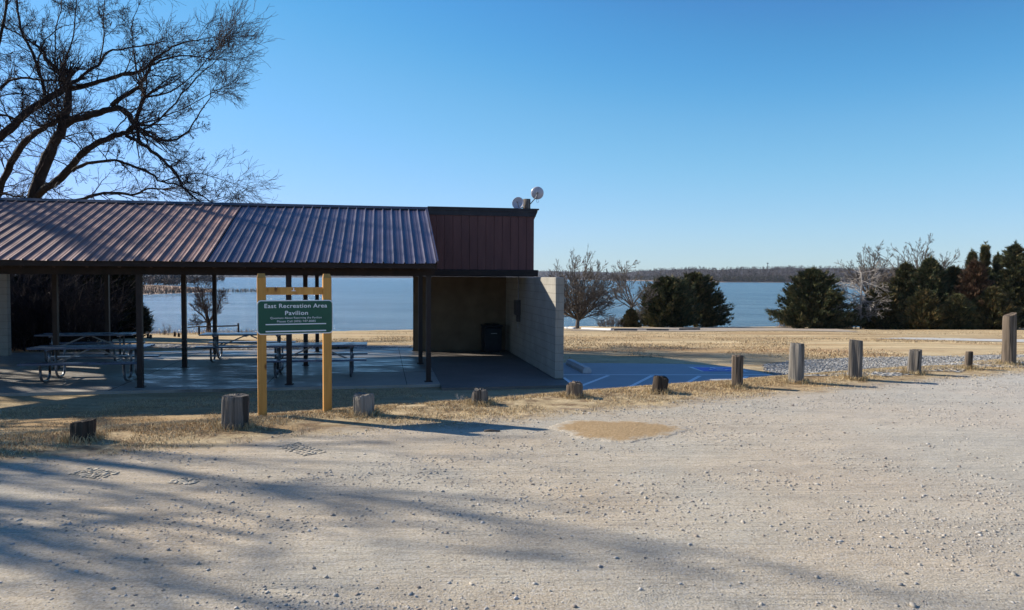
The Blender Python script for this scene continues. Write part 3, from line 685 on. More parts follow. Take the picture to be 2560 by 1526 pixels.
# wheel stops
def wheelstop(label, A, B, wd=.16, h=.13, group=None, m=M_STUMPC):
    d = (B-A); L = d.length; q = math.atan2(d.y, d.x); b = MB(); hw = wd/2
    prof = [(-hw, 0), (hw, 0), (hw, h*.45), (hw*.55, h), (-hw*.55, h), (-hw, h*.45)]
    v = [(0, y, z) for y, z in prof]+[(L, y, z) for y, z in prof]
    f = [tuple(range(6)), tuple(range(11, 5, -1))]+[((i+1) % 6, i, 6+i, 6+(i+1) % 6) for i in range(6)]; b.add(v, f)
    o = b.build('wheel_stop', m); o.location = A; o.rotation_euler = (0, math.atan2(-(B.z-A.z), math.hypot(d.x, d.y)), q); return tag(o, label, 'wheel stop', group)
wheelstop('white concrete wheel stop on the striped pad beside the block wall', on_z(1424, 911, padz+.002), on_z(1468, 933, padz+.002), .22, .14)
for i, (a, y0, lab) in enumerate(((1535, 827.5, 'leftmost of three dark wheel stops in the far lot'), (1616, 827.3, 'middle one of three dark wheel stops in the far lot'), (1698, 826, 'rightmost dark wheel stop in the far lot, below the big cedar'))):
    A = ground_at(a, y0); B = A+Vector((1.85, .05, 0)); B.z = hz(B.x, B.y)+.02; A.z += .02; wheelstop(lab, A, B, .2, .15, 'wheel stops at the edge of the far lot', M_STONE)
for i, (a, y0, lab) in enumerate(((1413, 822, 'pale wheel stop closest to the block wall, far lot'), (1455, 824, 'pale wheel stop under the bare round tree, far lot'), (1478, 825, 'third pale wheel stop from the wall, far lot'), (1500, 826, 'pale wheel stop left of the three dark ones, far lot'))):
    A = ground_at(a, y0); B = A+Vector((.75, -1.6, 0)); B.z = hz(B.x, B.y)+.02; A.z += .02; wheelstop(lab, A, B, .2, .15, 'wheel stops at the edge of the far lot')
# ------------------------------------------------------------ trees
class Tubes:
    """fast collector of n-sided tapered polylines"""
    def __init__(s, n): s.n = n; s.G = {}
    def add(s, P, r): s.G.setdefault(len(P), []).append((P, r))
    def build(s, name, m, parent=None, smooth=True):
        VV_ = []; FF = []; c = 0; n = s.n
        for m_, L in s.G.items():
            P = np.array([np.asarray(p, float) for p, _ in L]); r = np.array([np.asarray(q, float) for _, q in L]); k = len(L)
            d = np.gradient(P, axis=1); d /= np.linalg.norm(d, axis=2)[..., None]+1e-9
            ref = np.where(np.abs(d[:, :1, 2:3]) < .9, np.array([0.31, .17, .93]), np.array([1., .1, 0]))
            a = np.cross(d, np.broadcast_to(ref, d.shape)); a /= np.linalg.norm(a, axis=2)[..., None]+1e-9; b = np.cross(d, a)
            th = np.arange(n)*2*PI/n
            V = P[:, :, None]+(a[:, :, None]*np.cos(th)[None, None, :, None]+b[:, :, None]*np.sin(th)[None, None, :, None])*r[:, :, None, None]
            VV_.append(V.reshape(-1, 3)); i = np.arange((m_-1)*n); j = i//n; q = i % n
            f = np.stack([j*n+q, j*n+(q+1) % n, (j+1)*n+(q+1) % n, (j+1)*n+q], 1)
            FF.append((f[None]+(np.arange(k)*m_*n)[:, None, None]+c).reshape(-1, 4)); c += k*m_*n
        return link_mesh(name, npmesh(name, np.concatenate(VV_), np.concatenate(FF), smooth=smooth), m, parent)
def norm(v):
    v = np.asarray(v, float); return v/(math.sqrt(float(v[0]*v[0]+v[1]*v[1]+v[2]*v[2]))+1e-9)
def twist(rn, p, d, L, segs, up=.0, wob=.25, droop=0):
    x, y, z = float(p[0]), float(p[1]), float(p[2]); a, b, c = float(d[0]), float(d[1]), float(d[2]); P = [(x, y, z)]; g = random.gauss; w = wob/segs**.5; l = L/segs
    for k in range(segs):
        a += g(0, w); b += g(0, w); c += g(0, w)+(up-droop*k/segs)/segs; q = 1/(math.sqrt(a*a+b*b+c*c)+1e-9); a *= q; b *= q; c *= q
        x += a*l; y += b*l; z += c*l; P.append((x, y, z))
    return P, (a, b, c)
def side(rn, d, ang):
    g = random.gauss; u, v, w = g(0, 1), g(0, 1), g(0, 1); x, y, z = d
    a, b, c = y*w-z*v, z*u-x*w, x*v-y*u; q = math.sin(ang)/(math.sqrt(a*a+b*b+c*c)+1e-9); k = math.cos(ang)
    return (x*k+a*q, y*k+b*q, z*k+c*q)
ANG = (.3, .85)
def branchy(rn, tw, lb, p, d, L, r, lev, maxlev, up, nch, wob=.3, rmin=.006, shrink=.55, minz=None):
    U = random.uniform; segs = 5 if lev < maxlev else 3
    P, de = twist(rn, p, d, L, segs, up, wob)
    if minz is not None: P = [(a, b, max(c, minz)) for a, b, c in P]
    r1 = max(r*.35, rmin); (lb if lev == 0 else tw).add(P, [r+(r1-r)*i/segs for i in range(segs+1)])
    if lev >= maxlev: return
    for k in range(nch[lev]):
        f = U(.25, 1) if k else 1; i = min(int(f*segs), segs-1); e = f*segs-i; A, B = P[i], P[i+1]; dd = (B[0]-A[0], B[1]-A[1], B[2]-A[2])
        q = (A[0]+dd[0]*e, A[1]+dd[1]*e, A[2]+dd[2]*e); n_ = 1/(math.sqrt(dd[0]**2+dd[1]**2+dd[2]**2)+1e-9); dd = (dd[0]*n_, dd[1]*n_, dd[2]*n_)
        branchy(rn, tw, lb, q, side(rn, dd, U(*ANG) if f < 1 else .2), L*shrink*U(.7, 1.25)*(1.15-.4*f), max((r+(r1-r)*f)*.62, rmin), lev+1, maxlev, up, nch, wob, rmin, shrink, minz)
def bare_tree(label, base, H, W, seed, group=None, mtr=M_BARKG, mtw=M_TWIG, forks=.18, nl=9, name='bare_tree', nch=(7, 6, 5, 4), rt=None, rmin=.012, flat=1.0, up=.25, lean=0, lr=(.35, .6), elr=(.3, 1.35), wb=.35, ang=(.3, .85), Lf=.60, sh=.52):
    global ANG; ANG = ang; random.seed(seed); rn = np.random.RandomState(seed); t = thing(name, label, 'tree', base, 0, group); tr = Tubes(8); tw = Tubes(3); lb = Tubes(5)
    rt = rt or H*.022; fz = H*forks
    P, d = twist(rn, np.zeros(3)-np.array([0, 0, .2]), np.array([lean, 0, 1.]), fz+.2, 4, .1, .08); tr.add(P, np.linspace(rt*1.25, rt*.95, 5)); top = np.array(P[-1])
    for k in range(nl):
        az = 2*PI*k/nl*1.0+rn.uniform(-.4, .4); el = rn.uniform(*elr) if k else 1.5
        h = np.array([math.cos(az)*math.cos(el), math.sin(az)*math.cos(el), math.sin(el)])
        # length from an ellipsoid crown
        a = W/2; c = (H-fz); L = Lf/math.sqrt((math.cos(el)/a)**2+(math.sin(el)/c)**2)
        branchy(rn, tw, lb, top-np.array([0, 0, rn.uniform(0, .25 if forks < .5 else .8)*fz]), h, L, rt*rn.uniform(*lr), 0, len(nch), up, nch, wb, rmin, sh, .3)
    tr.build('trunk', mtr, t)
    if lb.G: lb.build('limbs', mtr, t)
    tw.build('crown', mtw, t, False); return t
# ---- the big tree behind the roof: main limbs read off the photograph, in depth around Y=TY
TY = 31.0; ZM = 2.854
big = thing('bare_tree', 'huge dark bare tree with arching limbs rising behind the left half of the roof', 'tree', (0, 0, 0))
LIMBS = [
 ([(170, 2480), (190, 2000), (215, 1650), (240, 1430), (290, 1250), (340, 1120), (400, 1000), (440, 920), (470, 810), (490, 700), (470, 600), (440, 540), (380, 480), (330, 420), (290, 340), (200, 290), (60, 210)], 118, 9, 0, 0, 1.4),
 ([(450, 900), (520, 860), (620, 830), (720, 800), (800, 780), (870, 780), (920, 830), (960, 890)], 58, 40, 0, -.4, -.8),
 ([(450, 560), (530, 590), (600, 530), (700, 470), (770, 370), (870, 350), (1000, 330), (1150, 300)], 30, 8, .4, 1, 2),
 ([(490, 640), (620, 610), (760, 570), (870, 530), (950, 520), (1030, 490), (1150, 430), (1300, 400), (1500, 425)], 42, 7, .4, 0, -.8),
 ([(250, 1420), (320, 1350), (400, 1300), (500, 1200), (560, 1120), (620, 1070), (720, 1010), (820, 970), (900, 950), (960, 890), (980, 820), (1030, 700)], 66, 26, 0, -1.2, -1.8),
 ([(170, 2450), (60, 1900), (-30, 1480), (10, 1340), (60, 1210), (130, 1080), (200, 990), (300, 920), (400, 870), (440, 850)], 70, 34, .8, .9, .1),
 ([(170, 2450), (-60, 1900), (-140, 1300), (-80, 1060), (0, 980), (100, 890), (200, 800), (300, 730), (400, 670), (470, 620)], 80, 48, -.4, -.8, 0),
 ([(520, 1220), (620, 1170), (750, 1150), (850, 1150), (960, 1190), (1080, 1240), (1160, 1300), (1300, 1330), (1500, 1440)], 28, 8, -1.2, -2.4, -3.0),
 ([(250, 1480), (420, 1450), (600, 1420), (700, 1390), (850, 1380), (960, 1390), (1050, 1350), (1150, 1350)], 34, 12, 0, 1.0, 1.6),
 ([(900, 970), (1010, 1030), (1110, 1100), (1200, 1180), (1260, 1240), (1300, 1330), (1400, 1420)], 30, 12, -1.6, -2.2, -2.6),
 ([(980, 930), (1080, 980), (1180, 1000), (1300, 980), (1370, 900), (1430, 800), (1500, 700)], 22, 7, -1.7, -1.0, -.4),
 ([(800, 750), (870, 690), (950, 650), (1010, 590), (1060, 520), (1080, 440), (1170, 380), (1270, 320), (1400, 290)], 38, 8, -.5, -1.4, -2),
 ([(320, 690), (300, 580), (260, 460), (210, 340), (160, 240), (130, 120), (120, 0), (100, -160), (60, -320)], 27, 12, .2, .8, 1.6),
 ([(-200, 760), (0, 640), (60, 580), (150, 560), (280, 570), (420, 575)], 24, 14, .9, .6, 0),
 ([(-100, 720), (0, 690), (100, 665), (200, 680), (280, 730)], 10, 8, -1, -.8, 0),
 ([(270, 460), (290, 370), (330, 280), (420, 210), (520, 170), (600, 155)], 12, 5, .6, .2, -.4),
 ([(-150, 830), (0, 820), (100, 840), (200, 860), (290, 905)], 22, 6, -1.3, -1.5, -1.8),
 ([(440, 540), (470, 420), (520, 260), (545, 60), (560, -120)], 16, 6, .4, .9, 1.4),
 ([(700, 470), (740, 300), (735, 100), (760, -100)], 14, 6, 1, 1.3, 1.7),
 ([(1010, 590), (960, 420), (940, 200), (990, 40)], 12, 5, -.9, -.9, -.5),
 ([(400, 480), (390, 300), (430, 80), (470, -120)], 14, 6, 1, 1.2, 1.9),
 ([(900, 960), (1080, 900), (1250, 740), (1400, 560), (1550, 420)], 16, 5, -1.7, -2, -2.3),
 ([(1030, 700), (1200, 660), (1350, 560), (1560, 330)], 14, 5, -1.8, -1.2, -.6),
 ([(960, 890), (1100, 860), (1300, 780), (1520, 660)], 14, 5, -1, 0, 1),
 ([(-100, 1500), (0, 1390), (100, 1400), (180, 1410)], 26, 10, 1.4, 1.2, 1.2),
 ([(-140, 1300), (-100, 700), (-160, 200), (-120, -200)], 60, 20, -.8, .2, 1),
 ([(-140, 900), (-30, 400), (40, 100), (70, -200)], 34, 12, -.8, -1, -1.6),
 ([(1160, 1300), (1300, 1250), (1450, 1240), (1600, 1290)], 10, 4, -2.6, -2, -1.2),
]
rn = np.random.RandomState(5); tr = Tubes(9); tw = Tubes(3); tb2 = Tubes(4)
def z6(x, y, dy): return np.array(at_y(x/ZM, y/ZM, TY+dy*(1.15 if dy < 0 else 1.3)))
cc = z6(650, 900, 0)
for pts, w0, w1, d0, d1, d2 in LIMBS:
    n = len(pts); f = np.linspace(0, 1, n); dep = np.where(f < .5, d0+(d1-d0)*2*f, d1+(d2-d1)*(2*f-1))
    P = np.array([z6(x, y, d) for (x, y), d in zip(pts, dep)])
    # smooth (Catmull-Rom)
    Q_ = []
    for i in range(n-1):
        p0, p1, p2, p3 = P[max(i-1, 0)], P[i], P[i+1], P[min(i+2, n-1)]
        for t_ in (0, .33, .66): Q_.append(.5*((2*p1)+(-p0+p2)*t_+(2*p0-5*p1+4*p2-p3)*t_**2+(-p0+3*p1-3*p2+p3)*t_**3))
    Q_.append(P[-1]); Q_ = np.array(Q_); m_ = len(Q_); Q_[1:-1] += rn.randn(m_-2, 3)*.018
    rad = .88*np.linspace(w0, w1, m_)/ZM/F*TY/2*(1+.06*rn.randn(m_)); (tr if w0 > 15 else tb2).add(Q_, rad)
    seg = np.linalg.norm(np.diff(Q_, axis=0), axis=1); Lt = seg.sum(); cnt = int(Lt*3.0); zmin = 4.3
    for k in range(cnt):
        f_ = rn.uniform(.12, 1)*(m_-1); i = min(int(f_), m_-2); q = Q_[i]+(Q_[i+1]-Q_[i])*(f_-i)
        if q[2] < zmin-.3: continue
        dd = norm(Q_[i+1]-Q_[i]); out = norm(q-cc); out[1] *= 1.0
        d_ = norm(np.array(side(rn, dd, rn.uniform(.5, 1.1)))+out*.75+np.array([0, 0, .25]))
        L = .7*rn.uniform(.7, 2.3)*(1 if rad[i] > .03 else .8)
        branchy(rn, tw, tb2, q, d_, L, min(rad[i]*.45, .028), 0 if rn.rand() < .3 else 1, 3, .1, (6, 5, 4), .45, .0056, .55)
    for k in range(9):
        d_ = norm(norm(Q_[-1]-Q_[-3])+rn.randn(3)*.45+norm(Q_[-1]-cc)*.3); branchy(rn, tw, tb2, Q_[-1], d_, rn.uniform(.9, 1.8), rad[-1]*.6, 1, 3, .1, (6, 6, 4), .4, .0056, .6)
tr.build('trunk', M_BARK, big); tb2.build('limbs', M_BARK, big); tw.build('crown', M_TWIGD, big, False)
# ---- tree out of frame to the left whose shadow crosses the lot
bare_tree('tall bare tree beside the lot left of the photograph, casting branch shadows over the gravel', (-17.5, 12, hz(-17.5, 12)), 14.5, 12, 21, None, M_BARK, M_TWIGD, .22, 10, nch=(6, 5, 5), rt=.42, rmin=.012, lr=(.4, .7))
bare_tree('second bare tree nearer the camera left of the photograph', (-14.5, 9, hz(-14.5, 9)), 13.5, 10, 22, None, M_BARK, M_TWIGD, .25, 9, nch=(6, 5, 5), rt=.3, rmin=.012, lr=(.4, .7))
bare_tree('bare tree behind the far left end of the pavilion, outside the photograph', (-24, 24, hz(-24, 24)), 25, 16, 27, None, M_BARK, M_TWIGD, .2, 8, nch=(5, 4, 3), rt=.75, rmin=.014, lr=(.5, .8), elr=(.5, 1.3))
bare_tree('tallest bare tree beyond the left end of the pavilion, outside the photograph', (-31, 25, hz(-31, 25)), 27, 18, 28, None, M_BARK, M_TWIGD, .2, 10, nch=(5, 4, 3), rt=.85, rmin=.014, lr=(.5, .8), elr=(.4, 1.3))
# ---- lakeside bare trees
def tp(px, py): 
    g = ground_at(px, py); return (g.x, g.y, g.z)
def hpx(g, npx): return npx/F*g[1]
g = tp(1443, 822); bare_tree('round crowned bare tree on the bank, just right of the block wall', g, hpx(g, 210), hpx(g, 240), 31, None, nl=36, nch=(11, 7, 5), rmin=.0125, forks=.12, elr=(.2, 1.45), up=.1, wb=.16, ang=(.3, .8), Lf=.78, sh=.38)
g = tp(1582, 818); bare_tree('thin crooked bare tree left of the big cedar clump', g, hpx(g, 200), hpx(g, 170), 34, None, nl=10, nch=(6, 5, 5), rmin=.02, elr=(.1, 1.3), up=.1, forks=.3, rt=.16)
g = tp(522, 833); bare_tree('small bare tree on the bank seen between the pavilion posts', g, hpx(g, 160), hpx(g, 175), 36, None, M_BARK, M_TWIGD, nl=9, nch=(6, 5, 4, 3), rmin=.008, forks=.16, rt=.13)
for i, (px, h, w_, dy, lab) in enumerate(((2185, 205, 200, 12, 'left of two tall bare trees behind the right hand cedars'), (2290, 228, 250, 14, 'right of two tall bare trees behind the right hand cedars'), (2350, 185, 150, 10, 'shorter bare tree behind the cedars, right of the tall pair'))):
    g = tp(px, 822); g = (g[0]*(1+dy/g[1]), g[1]+dy, hz(g[0], g[1])-.3); bare_tree(lab, g, hpx(g, h), hpx(g, w_)*1.15, 40+i, 'bare trees behind the cedars', nl=14, nch=(9, 7, 5), rmin=.018, forks=.35, mtw=M_TWIG, up=.08, elr=(.2, 1.3), wb=.22, Lf=.8, sh=.38)
g = tp(2152, 820); bare_tree('pale dead leafless tree with horizontal twigs in front of the cedars', (g[0]*.9, g[1]*.9, hz(g[0]*.9, g[1]*.9)), hpx(g, 150), hpx(g, 125), 50, None, M_TWIGP, M_TWIGP, nl=34, nch=(7, 5), rmin=.016, forks=.85, rt=.09, up=.0, elr=(-.2, .5), Lf=.8, wb=.2)
g = tp(2480, 822); bare_tree('pale bare tree poking out among the tall cedars at the right', (g[0], g[1]-1, g[2]), hpx(g, 165), hpx(g, 90), 52, None, M_TWIGP, M_TWIG, nl=7, nch=(6, 5, 4), rmin=.015, forks=.3, rt=.08)
# ---- cedars
def cedar(label, base, H, W, seed, peaks=((0, 1),), tone=0, group=None, dens=1.0, size=.34, name='cedar_tree', inner=True, ex=.72):
    rn = np.random.RandomState(seed); t = thing(name, label, 'tree', base, 0, group); V = []; T = []
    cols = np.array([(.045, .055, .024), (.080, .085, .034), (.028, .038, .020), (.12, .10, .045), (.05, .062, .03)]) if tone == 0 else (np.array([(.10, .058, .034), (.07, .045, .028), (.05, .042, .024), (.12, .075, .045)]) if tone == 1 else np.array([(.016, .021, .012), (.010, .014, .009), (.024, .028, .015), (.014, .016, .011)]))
    for (ox, hf) in peaks:
        Hh = H*hf; nb = int(420*dens)
        for k in range(nb):
            h = rn.rand()**1.25; az = rn.uniform(0, 2*PI); lob = 1+.13*math.sin(az*3+seed)+.12*math.sin(az*5+h*9+seed)
            env = (1-h)**ex*min(1, (h+.2)/.25)**.4; Rr = W/2*env*lob*rn.uniform(.62, 1.16)+.08
            z0 = Hh*(h*.93+.02); el = rn.uniform(.1, .5)*min(1, h*3.5); n_s = int(16+16*Rr/(W/2))
            f = rn.uniform(.15 if inner else .5, 1, n_s)**.6
            px = ox*W/2+np.cos(az)*Rr*f; py = np.sin(az)*Rr*f; pz = z0+Rr*f*math.sin(el)*.8+f*f*.15*Rr
            c = np.stack([px, py, pz], 1)+rn.randn(n_s, 3)*np.array([.12, .12, .10])*size*2.8
            c[:, 2] = np.maximum(c[:, 2], .05)
            dr = np.stack([np.full(n_s, math.cos(az)), np.full(n_s, math.sin(az)), np.full(n_s, .75)], 1)
            V.append(c); T.append(dr)
        # leader tip
        c = np.stack([np.full(14, ox*W/2), np.zeros(14), np.linspace(Hh*.86, Hh*1.0, 14)], 1)+rn.randn(14, 3)*.05; V.append(c); T.append(np.tile((0, 0, 1.), (14, 1)))
    Cn = np.concatenate(V); Dr = np.concatenate(T); per = 6; n = len(Cn)*per
    c = np.repeat(Cn, per, 0)+rn.randn(n, 3)*size*.16; d = np.repeat(Dr, per, 0)+rn.randn(n, 3)*.4; d /= np.linalg.norm(d, axis=1)[:, None]
    s = np.cross(d, rn.randn(n, 3)); s /= np.linalg.norm(s, axis=1)[:, None]
    L = size*rn.uniform(.6, 1.5, n)[:, None]; wd = size*rn.uniform(.08, .17, n)[:, None]
    v = np.stack([c-s*wd, c+s*wd, c+d*L], 1).reshape(-1, 3)
    ci = rn.randint(0, len(cols), len(Cn)); jit = rn.uniform(.6, 1.5, len(Cn))[:, None]*(np.array([1, 1, 1])+np.array([.35, .05, -.1])*rn.rand())*rn.uniform(.9, 1.25); col = np.repeat(np.repeat(cols[ci]*jit, per, 0), 3, 0)
    me = npmesh('crown', v, np.arange(n*3).reshape(-1, 3), col); link_mesh('crown', me, M_ATTR, t)
    tr = Tubes(7); 
    for (ox, hf) in peaks: tr.add(np.array([(ox*W/2*.6, 0, -.3), (ox*W/2, 0, H*hf*.5), (ox*W/2, 0, H*hf*.9)]), [H*.022, H*.014, .02])
    tr.build('trunk', M_BARK, t); return t
def ced(px, by, hp, wp, seed, label, tone=0, dy=0, **kw):
    g = tp(px, by); sc = (g[1]+dy)/g[1]; g = (g[0]*sc, g[1]+dy, hz(g[0]*sc, g[1]+dy)-.1); cedar(label, g, hpx(g, hp)+.1, hpx(g, wp), seed, tone=tone, **kw)
ced(1668, 818, 122, 150, 1, 'left half of the dark rounded cedar pair on the bank', ex=.45); ced(1738, 818, 135, 150, 2, 'right half of the dark rounded cedar pair, with the taller tip', ex=.5)
ced(1577, 818, 42, 42, 3, 'little dark cedar at the foot of the thin crooked tree', size=.22, dens=.5)
ced(2030, 822, 150, 190, 4, 'broad dark cedar standing alone left of the cedar belt', dens=1.3, ex=.7)
GR = 'cedars in the belt at the right'
for i, (px, hp, wp, tone, dy, lab) in enumerate((
    (2205, 108, 110, 0, 0, 'low dark cedar directly right of the pale dead tree'), (2262, 158, 110, 0, 3, 'cedar with blunt top behind the low one, right of the dead tree'), (2322, 172, 115, 0, 1, 'green cedar with a pointed top in the middle of the belt'),
    (2310, 92, 80, 0, -4, 'short yellowish cedar in front of the pointed middle one'),
    (2380, 150, 105, 0, 0, 'mid height cedar left of the reddish one'), (2432, 165, 100, 1, -2, 'reddish brown cedar among the green ones at the right'), (2392, 80, 70, 0, -5, 'small cedar in front of the mid height one'),
    (2425, 188, 75, 0, 5, 'slim cedar tip rising above the reddish one'), (2457, 205, 62, 0, 7, 'narrow spire cedar, tallest left of the far right group'), (2490, 180, 80, 0, 5, 'cedar between the narrow spire and the right edge'),
    (2480, 100, 90, 0, -4, 'low wide cedar left of the tall round post'), (2532, 208, 110, 0, 2, 'tall ragged cedar rising behind the tall round post'), (2585, 190, 120, 0, 0, 'cedar cut off by the right edge of the picture'))):
    ced(px, 823, hp*1.04, wp*1.3, 60+i, lab, tone, dy, group=GR, ex=(1.25 if 'spire' in lab or 'tip' in lab else .75))
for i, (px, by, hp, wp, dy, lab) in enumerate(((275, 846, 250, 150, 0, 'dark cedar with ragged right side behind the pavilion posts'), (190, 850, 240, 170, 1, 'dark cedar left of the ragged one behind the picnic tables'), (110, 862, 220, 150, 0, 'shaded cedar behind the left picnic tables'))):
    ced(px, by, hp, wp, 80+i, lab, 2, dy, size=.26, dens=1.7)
# brown tangle of bare brush at the far left
def brush(label, base, H, W, n, seed, m, name='bare_shrub', r=.008, spread=.5, cat='shrub', kind=None):
    rn = np.random.RandomState(seed); tw = Tubes(3)
    for k in range(n):
        p = np.array([rn.uniform(-.5, .5)*W, rn.uniform(-.35, .35)*W*.6, -.05]); d = norm(np.array([p[0]/W*1.6*spread+rn.randn()*.2, rn.randn()*.25, 1]))
        L = H*rn.uniform(.55, 1)*(1-.35*abs(p[0]/W*2)**2); P, de = twist(rn, p, d, L, 4, 0, .35); P = [np.array(z) for z in P]; tw.add(P, np.linspace(r, r*.4, 5))
        for j in range(7):
            i = rn.randint(1, 4); q, _ = twist(rn, P[i], side(rn, norm(P[i+1]-P[i]), .6), L*.35, 2, 0, .4); tw.add(q, [r*.6, r*.5, r*.3])
    o = tw.build(name, m, None, False); o.location = base; tag(o, label, cat, None, kind); return o
brush('tangled brown bare brush beside the left end of the pavilion floor', tp(70, 872), 3.6, 4.6, 420, 3, M_TWIGD, r=.012)
g = tp(1528, 818); brush('low bare shrub on the bank between the two bare trees', g, hpx(g, 34), hpx(g, 60), 90, 4, M_TWIG, r=.02)
g = tp(1620, 817); brush('pale leafless shrub at the left foot of the cedar pair', g, hpx(g, 55), hpx(g, 50), 70, 6, M_TWIG, r=.018)
g = tp(412, 838); brush('thin leafless sapling on the bank behind the pavilion', g, hpx(g, 45), .4, 7, 8, M_TWIGD, r=.012, spread=.3)
# ---- tall dry grass clumps and blades
def blades(name, pts, hmin, hmax, wmin, wmax, cols, seed, lean=.45, seg=2, flatten=0):
    rn = np.random.RandomState(seed); pts = np.asarray(pts); n = len(pts); h = rn.uniform(hmin, hmax, n)[:, None]; w_ = rn.uniform(wmin, wmax, n)[:, None]
    az = rn.uniform(0, 2*PI, n); d = np.stack([np.cos(az), np.sin(az), np.zeros(n)], 1); s = np.stack([-d[:, 1], d[:, 0], d[:, 2]], 1); az2 = rn.uniform(0, 2*PI, n); s = np.stack([np.cos(az2), np.sin(az2), np.zeros(n)], 1)
    le = rn.uniform(.1, lean*2, n)[:, None]; up = np.array([[0, 0, 1.]])
    p0 = pts-up*.01; p1 = pts+up*h*.55+d*h*le*.35; p2 = pts+up*h*(1-.35*np.minimum(le, 1))+d*h*le
    v = np.stack([p0-s*w_, p0+s*w_, p1+s*w_*.7, p1-s*w_*.7, p2], 1).reshape(-1, 3)
    b0 = np.arange(n)*5; tri = np.concatenate([np.stack([b0, b0+1, b0+2], 1), np.stack([b0, b0+2, b0+3], 1), np.stack([b0+3, b0+2, b0+4], 1)])
    c = np.array(cols)[rn.randint(0, len(cols), n)]*rn.uniform(.75, 1.2, n)[:, None]
    o = link_mesh(name, npmesh(name, v, tri, np.repeat(c, 5, 0)), M_ATTR); return o
STRAW = [(.50, .38, .20), (.60, .47, .27), (.42, .30, .15), (.34, .23, .11), (.55, .42, .24)]
rn = np.random.RandomState(77)
n = 330000; s_ = rn.uniform(-7, 21, n); t_ = np.where(rn.rand(n) < .62, rn.normal(.5, .85, n), rn.uniform(0, 7, n)); s_ = np.where(t_ > 2.5, -7+(s_+7)*.45, s_)
xy = BL0+np.outer(s_, BT)+np.outer(t_, BN)
dens = fbm(xy[:, 0]*1.4, xy[:, 1]*1.4, 2); keep = (dens > .36+.3*rn.rand(n)*np.clip(-t_, 0, 1)+.1*rn.rand(n)) & (t_ > -1.25+.9*fbm(xy[:, 0]*.8, xy[:, 1]*.8, 8)-.25)
# keep off slab / apron / pad
rel = xy-np.array([PORG.x, PORG.y]); lx = rel@np.array([UU.x, UU.y]); ly = rel@np.array([VV.x, VV.y])
def inpoly(pp, poly):
    P = np.array(poly); ins = np.zeros(len(pp), bool); j = len(P)-1
    for i in range(len(P)):
        ins ^= ((P[i, 1] > pp[:, 1]) != (P[j, 1] > pp[:, 1])) & (pp[:, 0] < (P[j, 0]-P[i, 0])*(pp[:, 1]-P[i, 1])/(P[j, 1]-P[i, 1]+1e-9)+P[i, 0]); j = i
    return ins
keep &= ~((ly > -.45) & (lx < .25)) & ~((ly > -1.0) & (lx >= .2) & (lx < 3.3)) & ~inpoly(xy, poly)
xy = xy[keep]; pts3 = np.column_stack([xy, height(xy[:, 0], xy[:, 1])])
tf = []
for (g_, r_) in BP:
    a = rn.uniform(0, 2*PI, 420); q = r_*rn.uniform(.95, 1.15, 420)+np.abs(rn.randn(420))*.06; X_ = g_.x+np.cos(a)*q; Y_ = g_.y+np.sin(a)*q; tf.append(np.column_stack([X_, Y_, height(X_, Y_)]))
tag(blades('dry_grass', np.concatenate(tf), .04, .13, .0018, .004, STRAW, 15, .6), 'longer dry grass tufts round the feet of the bollards', 'grass', kind='stuff')
tag(blades('dry_grass', pts3, .015, .05, .0016, .0040, [tuple(q*1.15 for q in c) for c in STRAW]+[(.26, .16, .09)], 5, 1.1), 'matted dry straw coloured grass along the bollard row', 'grass', kind='stuff')
n = 90000; Yf = 22/(1-rn.rand(n)*.72); Xf = rn.uniform(-.32, .78, n)*Yf; cf = fbm(Xf*.35, Yf*.22, 41); xy = np.column_stack([Xf, Yf])
keep = (cf > .40+.2*rn.rand(n)) & (Yf < edge(Xf)-1) & ~inpoly(xy, poly); rel = xy-np.array([PORG.x, PORG.y]); lx = rel@np.array([UU.x, UU.y]); ly = rel@np.array([VV.x, VV.y])
keep &= ~((lx < 3.4) & (ly < 8.1)) & ~inpoly(xy, [gp(1905, 915), gp(1990, 902), gp(2200, 893), gp(2560, 888), (26, 24), (30, 17.5), gp(2560, 912), gp(2300, 930), gp(2080, 944), gp(1930, 944)]); Xf, Yf = Xf[keep], Yf[keep]
tag(blades('field_grass', np.column_stack([Xf, Yf, height(Xf, Yf)]), .03, .09, .006, .014, [(.50, .385, .22), (.58, .46, .28), (.38, .27, .15), (.30, .21, .12)], 19, 1.1), 'short dormant grass tufts over the sloping field', 'grass', kind='stuff')
def clump_pts(px0, px1, by, n, seed, jitter=.6, cover=6):
    rn = np.random.RandomState(seed); P = []
    for k in range(n):
        q = ground_at(rn.uniform(px0, px1), by); y = q.y+rn.uniform(-jitter, jitter); P.append((q.x, y, hz(q.x, y)))
    return np.array(P)
TALL = [(.36, .22, .12), (.45, .30, .17), (.28, .17, .10), (.52, .38, .23)]
for (a, c_, by, n, hmx, lab, sd) in ((1820, 1945, 816, 500, 1.0, 'russet dry reeds on the bank between the cedar pair and the lone cedar', 1), (2060, 2130, 822, 500, 1.3, 'bright tan tall grass between the lone cedar and the dead tree', 2), (2195, 2310, 823, 500, 1.0, 'tan tall grass along the foot of the cedar belt', 3), (1950, 1995, 819, 160, .9, 'tan grass tuft at the left foot of the lone cedar', 9)):
    o = blades('tall_grass', clump_pts(a, c_, by, n, sd, 1.6), hmx*.4, hmx, .012, .03, TALL, sd, .35); tag(o, lab, 'grass', kind='stuff')
tag(blades('bank_reeds', clump_pts(330, 640, 836, 700, 4, 1.0), .1, .45, .006, .012, TALL+[(.2, .15, .12)], 4, .4), 'brown reeds along the bank behind the pavilion', 'grass', kind='stuff')
